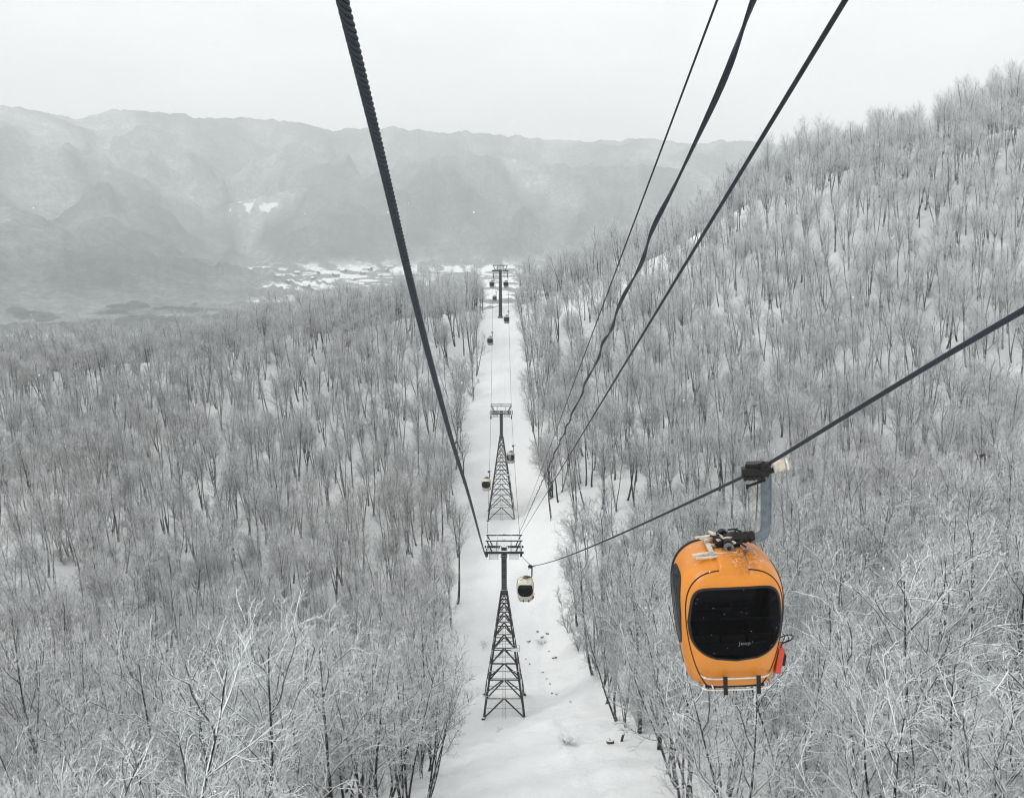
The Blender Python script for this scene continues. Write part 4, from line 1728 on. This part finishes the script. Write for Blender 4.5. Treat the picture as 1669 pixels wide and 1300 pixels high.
    for i in range(len(hz) - 1):
        for k in range(4):
            l = (k + 1) % 4
            fs.append((i * 4 + k, i * 4 + l, i * 4 + 4 + l, i * 4 + 4 + k))
    fs += [(3, 2, 1, 0), tuple(len(vs) - 4 + k for k in range(4))]
    mb.add(vs, fs)
    # edge flanges
    mb.bar((-0.012, -0.066, -0.12), (-0.012, -0.066, -1.0), 0.016, 0.02)
    mb.bar((0.132, -0.066, -0.12), (0.132, -0.066, -1.0), 0.016, 0.02)
    hg = mb.build("hanger", M_HANGER, root)
    mb = MB()
    mb.tube([(-0.14, 0, -1.23), (-0.32, 0, -1.25), (CX + 0.12, 0, -1.24), (CX, 0, zr_ + 0.12)], [0.085, 0.10, 0.105, 0.09], 10)
    for k in range(4):
        mb.tube([(-0.2 - 0.09 * k, 0, -1.15), (-0.2 - 0.09 * k, -0.1, -1.24), (-0.2 - 0.09 * k, 0, -1.34)], 0.03, 6)
    mb.build("hanger_foot", M_BLACK, hg)
    # grip: jaw block along the rope, spring barrel, rollers
    mb = MB()
    sl = Vector((0, 1, -0.46)).normalized()
    mb.bar(-sl * 0.33, sl * 0.30, 0.13, 0.14)
    mb.tube([-sl * 0.50, -sl * 0.28], [0.034, 0.07], 10)
    mb.tube([sl * 0.28, sl * 0.8, sl * 1.5], [0.075, 0.06, 0.034], 10)
    mb.bar((-0.34, 0.02, -0.06), (0.10, -0.04, -0.06), 0.16, 0.15)
    mb.bar((-0.25, 0.10, 0.02), (0.02, 0.0, 0.05), 0.18, 0.10)
    mb.tube([(-0.02, -0.05, -0.10), (0.30, -0.08, 0.02)], 0.05, 8)
    mb.tube([(-0.28, -0.12, -0.28), (0.04, -0.05, -0.20)], [0.022, 0.03], 7)
    mb.disc((-0.28, -0.12, -0.28), (1, -0.2, 0), 0.045, 0.05, 10)
    for k in range(5):
        mb.disc((-0.30 + 0.07 * k, -0.02, -0.15), (0, 1, 0), 0.04, 0.2, 8)
    gp = mb.build("grip", M_BLACK, root, False, 0.018)
    mb = MB()
    mb.disc((0.27, -0.06, 0.04), (1, -0.15, 0.12), 0.10, 0.20, 14)
    mb.disc((0.20, -0.05, 0.03), (1, -0.15, 0.12), 0.115, 0.04, 14)
    mb.build("spring_barrel", M_PALE, gp, False, 0.01)
    mb = MB()
    mb.disc((0.395, -0.08, 0.055), (1, -0.15, 0.12), 0.125, 0.045, 18)
    mb.build("roller", M_CHROME, gp, True)
    # ski rack below the end window
    def rail(h, yo, zo, w, r):
        pts = []
        for i in range(17):
            a = math.pi * i / 16
            c = math.cos(a)
            x = -w * np.sign(c) * abs(c) ** 0.35
            pts.append(Vector((CX + x, -0.56 - yo * (abs(math.sin(a)) ** 0.5), zo)))
        return pts
    mb = MB()
    up_, dn_ = rail(0, 0.25, ZB + 0.22, 0.58, 0), rail(0, 0.27, ZB + 0.02, 0.60, 0)
    mb.tube(up_, 0.017, 8)
    mb.tube(dn_, 0.016, 8)
    for p0, p1 in ((up_[0], dn_[0]), (up_[-1], dn_[-1])):
        mb.tube([p0, p1], 0.015, 7)
    for x in (-0.40, 0.40):
        mb.tube([(CX + x, -0.40, ZB + 0.10), (CX + x, -0.83, ZB + 0.02)], 0.014, 6)
    rk = mb.build("ski_rack", M_CHROME, root, True)
    for x in (-0.20, 0.36):
        b = MB()
        b.bar((CX + x, -0.85, ZB - 0.06), (CX + x, -0.83, ZB + 0.27), 0.07, 0.02, up=(0, 1, 0))
        b.build("strap", M_RUBBER, rk)
    # underside fender
    b = MB()
    b.bar((CX - 0.5, -0.62, ZB - 0.03), (CX + 0.5, -0.62, ZB - 0.03), 0.05, 0.05)
    b.box((CX + 0.05, -0.63, ZB - 0.015), (0.42, 0.06, 0.05))
    b.build("bumper", M_RUBBER, root)
    # the red ski holder and its wire loop on the door side
    b = MB()
    b.box((CX + 0.80, -0.42, ZB + 0.33), (0.10, 0.26, 0.46), Matrix.Rotation(R(9), 3, 'Y'))
    kh = b.build("ski_holder", M_RED, root, False, 0.012)
    b = MB()
    b.box((CX + 0.89, -0.36, ZB + 0.30), (0.08, 0.20, 0.20), Matrix.Rotation(R(9), 3, 'Y'))
    b.box((CX + 0.87, -0.40, ZB + 0.50), (0.03, 0.18, 0.05))
    b.build("latch", M_RUBBER, kh, False, 0.008)
    b = MB()
    lp = [Vector((CX + 0.92 + 0.13 * math.cos(a), -0.46, ZB + 0.72 + 0.065 * math.sin(a) + 0.03 * math.cos(a))) for a in np.linspace(0, 2 * math.pi, 20)[:-1]]
    b.tube(lp, 0.009, 6, True)
    b.tube([(CX + 0.82, -0.46, ZB + 0.52), (CX + 0.86, -0.46, ZB + 0.62), (CX + 0.98, -0.46, ZB + 0.70), (CX + 0.94, -0.46, ZB + 0.82)], 0.009, 6)
    b.tube([(CX + 0.84, -0.40, ZB + 0.50), (CX + 0.93, -0.40, ZB + 0.74), (CX + 0.88, -0.44, ZB + 0.80)], 0.008, 6)
    b.build("wire_loop", M_RUBBER, kh, True)
    return root


def children(o):
    return [c for c in bpy.data.objects if c.parent == o]


def copy_tree(o, parent=None, paint=None, skip=()):
    c = o.copy()
    col.objects.link(c)
    if parent is not None:
        c.parent = parent
    if paint is not None and c.type == 'MESH' and c.material_slots and c.material_slots[0].material == M_ORANGE:
        c.material_slots[0].link = 'OBJECT'
        c.material_slots[0].material = paint
    for ch in children(o):
        if ch.name.split('.')[0] in skip:
            continue
        copy_tree(ch, c, paint, skip)
    return c


cabin = make_cabin("large orange gondola cabin with dark windows and a dirty roof, hanging close by", M_ORANGE)
cabin.location = GRIP
cabin.rotation_euler = (0, R(-4.0), R(-2.0))

def rope_at(s, py, y0, y1):
    """distance along a rope at which it is seen at the height py"""
    best, by = 1e9, y0
    for k in range(400):
        q = y0 + (y1 - y0) * k / 399
        v = on_rope(s, q)
        e = abs(project(v.x, v.y, v.z)[1] - py)
        if e < best:
            best, by = e, q
    return by


SMALL = [
    (1, 78.0, M_WHITE, "white gondola cabin with a rusty roof hanging just before the nearest tower"),
    (1, rope_at(1, 726, 130, 181), M_GREY, "grey gondola cabin hanging right of the middle tower's mast"),
    (-1, rope_at(-1, 768, 120, 181), M_WHITE, "white gondola cabin hanging low at the left side of the middle lattice tower"),
    (1, rope_at(1, 507, 220, 271), M_GREY, "grey gondola cabin hanging to the right of the far mast's foot"),
    (-1, rope_at(-1, 541, 200, 271), M_GREY, "dark gondola cabin on the left rope over the open run below the far mast"),
    (-1, rope_at(-1, 476, 285, 420), M_GREY, "tiny gondola cabin descending beyond the crest, low on the left rope"),
    (-1, 281.0, M_GREY, "tiny gondola cabin just past the far mast's arm on the left rope"),
    (1, 281.0, M_GREY, "tiny gondola cabin just past the far mast's arm on the right rope"),
]
for s, Yq, paint, lab in SMALL:
    c = copy_tree(cabin, None, paint, ("lettering",))
    c.location = on_rope(s, Yq)
    c.rotation_euler = (0, 0, 0)
    c["label"] = lab

# ------------------------------------------------------------------ small things on the run
def pole_at(px, py0, Yq, h):
    b = at(px, py0, Yq)
    z = gz1(b.x, b.y)
    r_ = empty("utility_pole", (b.x, b.y, z))
    tag(r_, "slim wooden utility pole at the left border of the run, close to the far mast", "pole")
    m = MB()
    m.tube([(0, 0, -0.8), (0, 0, h)], [0.15, 0.11], 10)
    m.build("post", M_WOOD, r_, True)
    m = MB()
    m.bar((-0.7, 0, h - 0.6), (0.7, 0, h - 0.6), 0.10)
    m.build("crosspiece", M_WOOD, r_)
    m = MB()
    m.tube([(0.12, -0.2, h - 2.4), (0.12, -0.2, h - 1.6)], 0.2, 10)
    m.build("transformer", M_GALV, r_, True)


pole_at(787, 510, 278, 9.0)


def shrub(px, py, Yq, n, size, label, lean=0.0):
    b = at(px, py, Yq)
    z = gz1(b.x, b.y)
    rg = np.random.default_rng(int(px))
    p = np.zeros((n, 3)) + np.array([0, 0, -0.1]) + rg.normal(0, 0.12, (n, 3)) * np.array([1, 1, 0])
    a = rg.uniform(0, 6.28, n)
    e = rg.uniform(0.15, 0.9, n)
    d = np.stack([np.cos(a) * np.cos(e) + lean, np.sin(a) * np.cos(e), np.sin(e)], -1)
    L_ = rg.uniform(0.5, 1.0, n) * size
    P0 = walk(rg, p, d, L_, 5, 0.15, -0.03)
    R0 = np.repeat(np.linspace(0.02, 0.008, 5)[None], n, 0)
    P1, R1, L1 = sprout(rg, P0, R0, L_, 5, 0.2, 0.98, 25, 60, 0.45, 3, 0.15, 0.0, 0.4, 0.007, 0.7)
    P2, R2, L2 = sprout(rg, P1, R1, L1, 3, 0.2, 0.98, 25, 60, 0.5, 2, 0.1, 0.0, 0.4, 0.006, 0.8)
    V_, F_, A_, off = [], [], [], 0
    for v, f, aa in (tubes(P0, R0, 5, 0.3), tubes(P1, R1, 3, 0.7), tubes(P2, R2, 3, 1.0)):
        V_.append(v); F_.append(f + off); A_.append(aa); off += len(v)
    o = bpy.data.objects.new("shrub", np_mesh("shrub", np.concatenate(V_), [np.concatenate(F_)], M_TREE, attrs={"fine": np.concatenate(A_)}))
    o.location = (b.x, b.y, z)
    col.objects.link(o)
    tag(o, label, "shrub")


def Y_on_ground(px, py):
    """first distance at which the sight line meets the ground sheet"""
    yv = 30.0
    while yv < 330:
        p = at(px, py, yv)
        if p.z <= gz1(p.x, p.y):
            return yv
        yv += 0.25
    return 200.0


shrub(925, 1212, Y_on_ground(925, 1212), 34, 1.9, "low snow-covered shrub spreading on the open run, between the nearest tower and a stump", 0.2)
shrub(1190, 1285, Y_on_ground(1100, 1285), 10, 1.3, "small sparse shrub in the snow at the foot of the run's right edge")
shrub(728, 1220, Y_on_ground(728, 1220), 16, 1.2, "low bush of snowy twigs at the left edge of the run near the nearest tower")
shrub(815, 1185, Y_on_ground(815, 1190), 7, 0.8, "thin sprig of twigs poking from the snow before the nearest tower's ladder")
shrub(885, 1048, Y_on_ground(885, 1048), 20, 1.8, "straggly brush along the snowy bank behind the nearest tower, to its right")
shrub(790, 1052, Y_on_ground(775, 1052), 18, 1.5, "straggly brush along the snowy bank behind the nearest tower, to its left")

b = at(1013, 1208, Y_on_ground(1013, 1208))
z = gz1(b.x, b.y)
root = empty("tree_stump", (b.x, b.y, z))
tag(root, "short dark leaning stump beside a fallen stub on the snowy run", "stump")
m = MB()
m.tube([(0, 0, -0.4), (0.06, 0.0, 0.4), (0.22, 0, 1.0)], [0.17, 0.14, 0.12], 10)
m.build("stem", M_WOOD, root, True)
m = MB()
m.tube([(-0.9, -0.2, 0.0), (-1.7, -0.25, 0.12)], [0.2, 0.16], 9)
m.tube([(-1.3, -0.2, 0.05), (-1.35, -0.1, 0.5)], [0.07, 0.04], 6)
m.build("fallen_stub", M_WOOD, root, True)


def rock(px, py, size, seed, label):
    Yq = Y_on_ground(px, py)
    b = at(px, py, Yq)
    bm = bmesh.new()
    bmesh.ops.create_icosphere(bm, subdivisions=3, radius=1.0)
    for v in bm.verts:
        n = v.co.normalized()
        k = 1 + 0.35 * noise.noise(n * 1.7 + Vector((seed, 0, 0))) + 0.15 * noise.noise(n * 4 + Vector((seed, 3, 0)))
        v.co = Vector((n.x * 1.25, n.y * 0.9, n.z * 0.75)) * k * size
    me_ = bpy.data.meshes.new("rock")
    bm.to_mesh(me_)
    bm.free()
    me_.polygons.foreach_set("use_smooth", [True] * len(me_.polygons))
    me_.materials.append(M_ROCK)
    o = bpy.data.objects.new("rock", me_)
    o.location = (b.x, b.y, gz1(b.x, b.y) + size * 0.12)
    o.rotation_euler.z = seed
    col.objects.link(o)
    tag(o, label, "rock", "rocks showing through the snow")


ROCK_LAB = "dark half-buried rock showing through the snow right of the nearest tower"
for k, (px, py, sz) in enumerate(((862, 1046, 0.55), (876, 1029, 0.5), (884, 1038, 0.6), (892, 1032, 0.55), (902, 1072, 0.45), (905, 1071, 0.5), (858, 1074, 0.35), (864, 1082, 0.35),
                                  (884, 1096, 0.42), (892, 1106, 0.38), (897, 1115, 0.38), (901, 1129, 0.40), (908, 1131, 0.45), (895, 1062, 0.3), (930, 1143, 0.3))):
    rock(px, py, sz * 0.52, k * 1.7 + 0.3, ROCK_LAB)

# ------------------------------------------------------------------ falling snow
rg = random.Random(21)
bm = bmesh.new()
for _ in range(420):
    d = 3.5 + 16 * rg.random() ** 1.4
    px, py = rg.uniform(-60, 1730), rg.uniform(-40, 1340)
    sx, sy = (px - 834.5) / 1300.0, (py - 650.0) / 1300.0
    c = Vector((sx * d, d * (CP - sy * SP), -d * (SP + sy * CP)))
    r_ = rg.uniform(0.002, 0.0046)
    ret = bmesh.ops.create_icosphere(bm, subdivisions=1, radius=r_)
    for v in ret['verts']:
        v.co = Vector((v.co.x * rg.uniform(0.7, 1.3), v.co.y, v.co.z * rg.uniform(0.7, 1.3))) + c
me_ = bpy.data.meshes.new("falling_snow")
bm.to_mesh(me_)
bm.free()
me_.materials.append(M_FLAKE)
o = bpy.data.objects.new("falling_snow", me_)
col.objects.link(o)
tag(o, "scattered white snowflakes drifting through the air", "snowfall", kind="stuff")

# ------------------------------------------------------------------ haze
top_z = max(float(FZ.max()), 80.0) + 15.0
low_z = min(float(FZ.min()), float(Z.min())) - 1.0
m = bpy.data.materials.new("pale_air")
m.use_nodes = True
N, L = m.node_tree.nodes, m.node_tree.links
N.clear()
out = N.new("ShaderNodeOutputMaterial")
pv = N.new("ShaderNodeVolumePrincipled")
pv.inputs['Color'].default_value = HAZE_COLOR
pv.inputs['Density'].default_value = HAZE_DENSITY
pv.inputs['Anisotropy'].default_value = 0.0
L.new(pv.outputs[0], out.inputs['Volume'])
mb = MB()
mb.box((0, 2460, (top_z + low_z) / 2), (8400, 5700, top_z - low_z))
hz_ = mb.build("haze", m)
tag(hz_, kind="stuff")
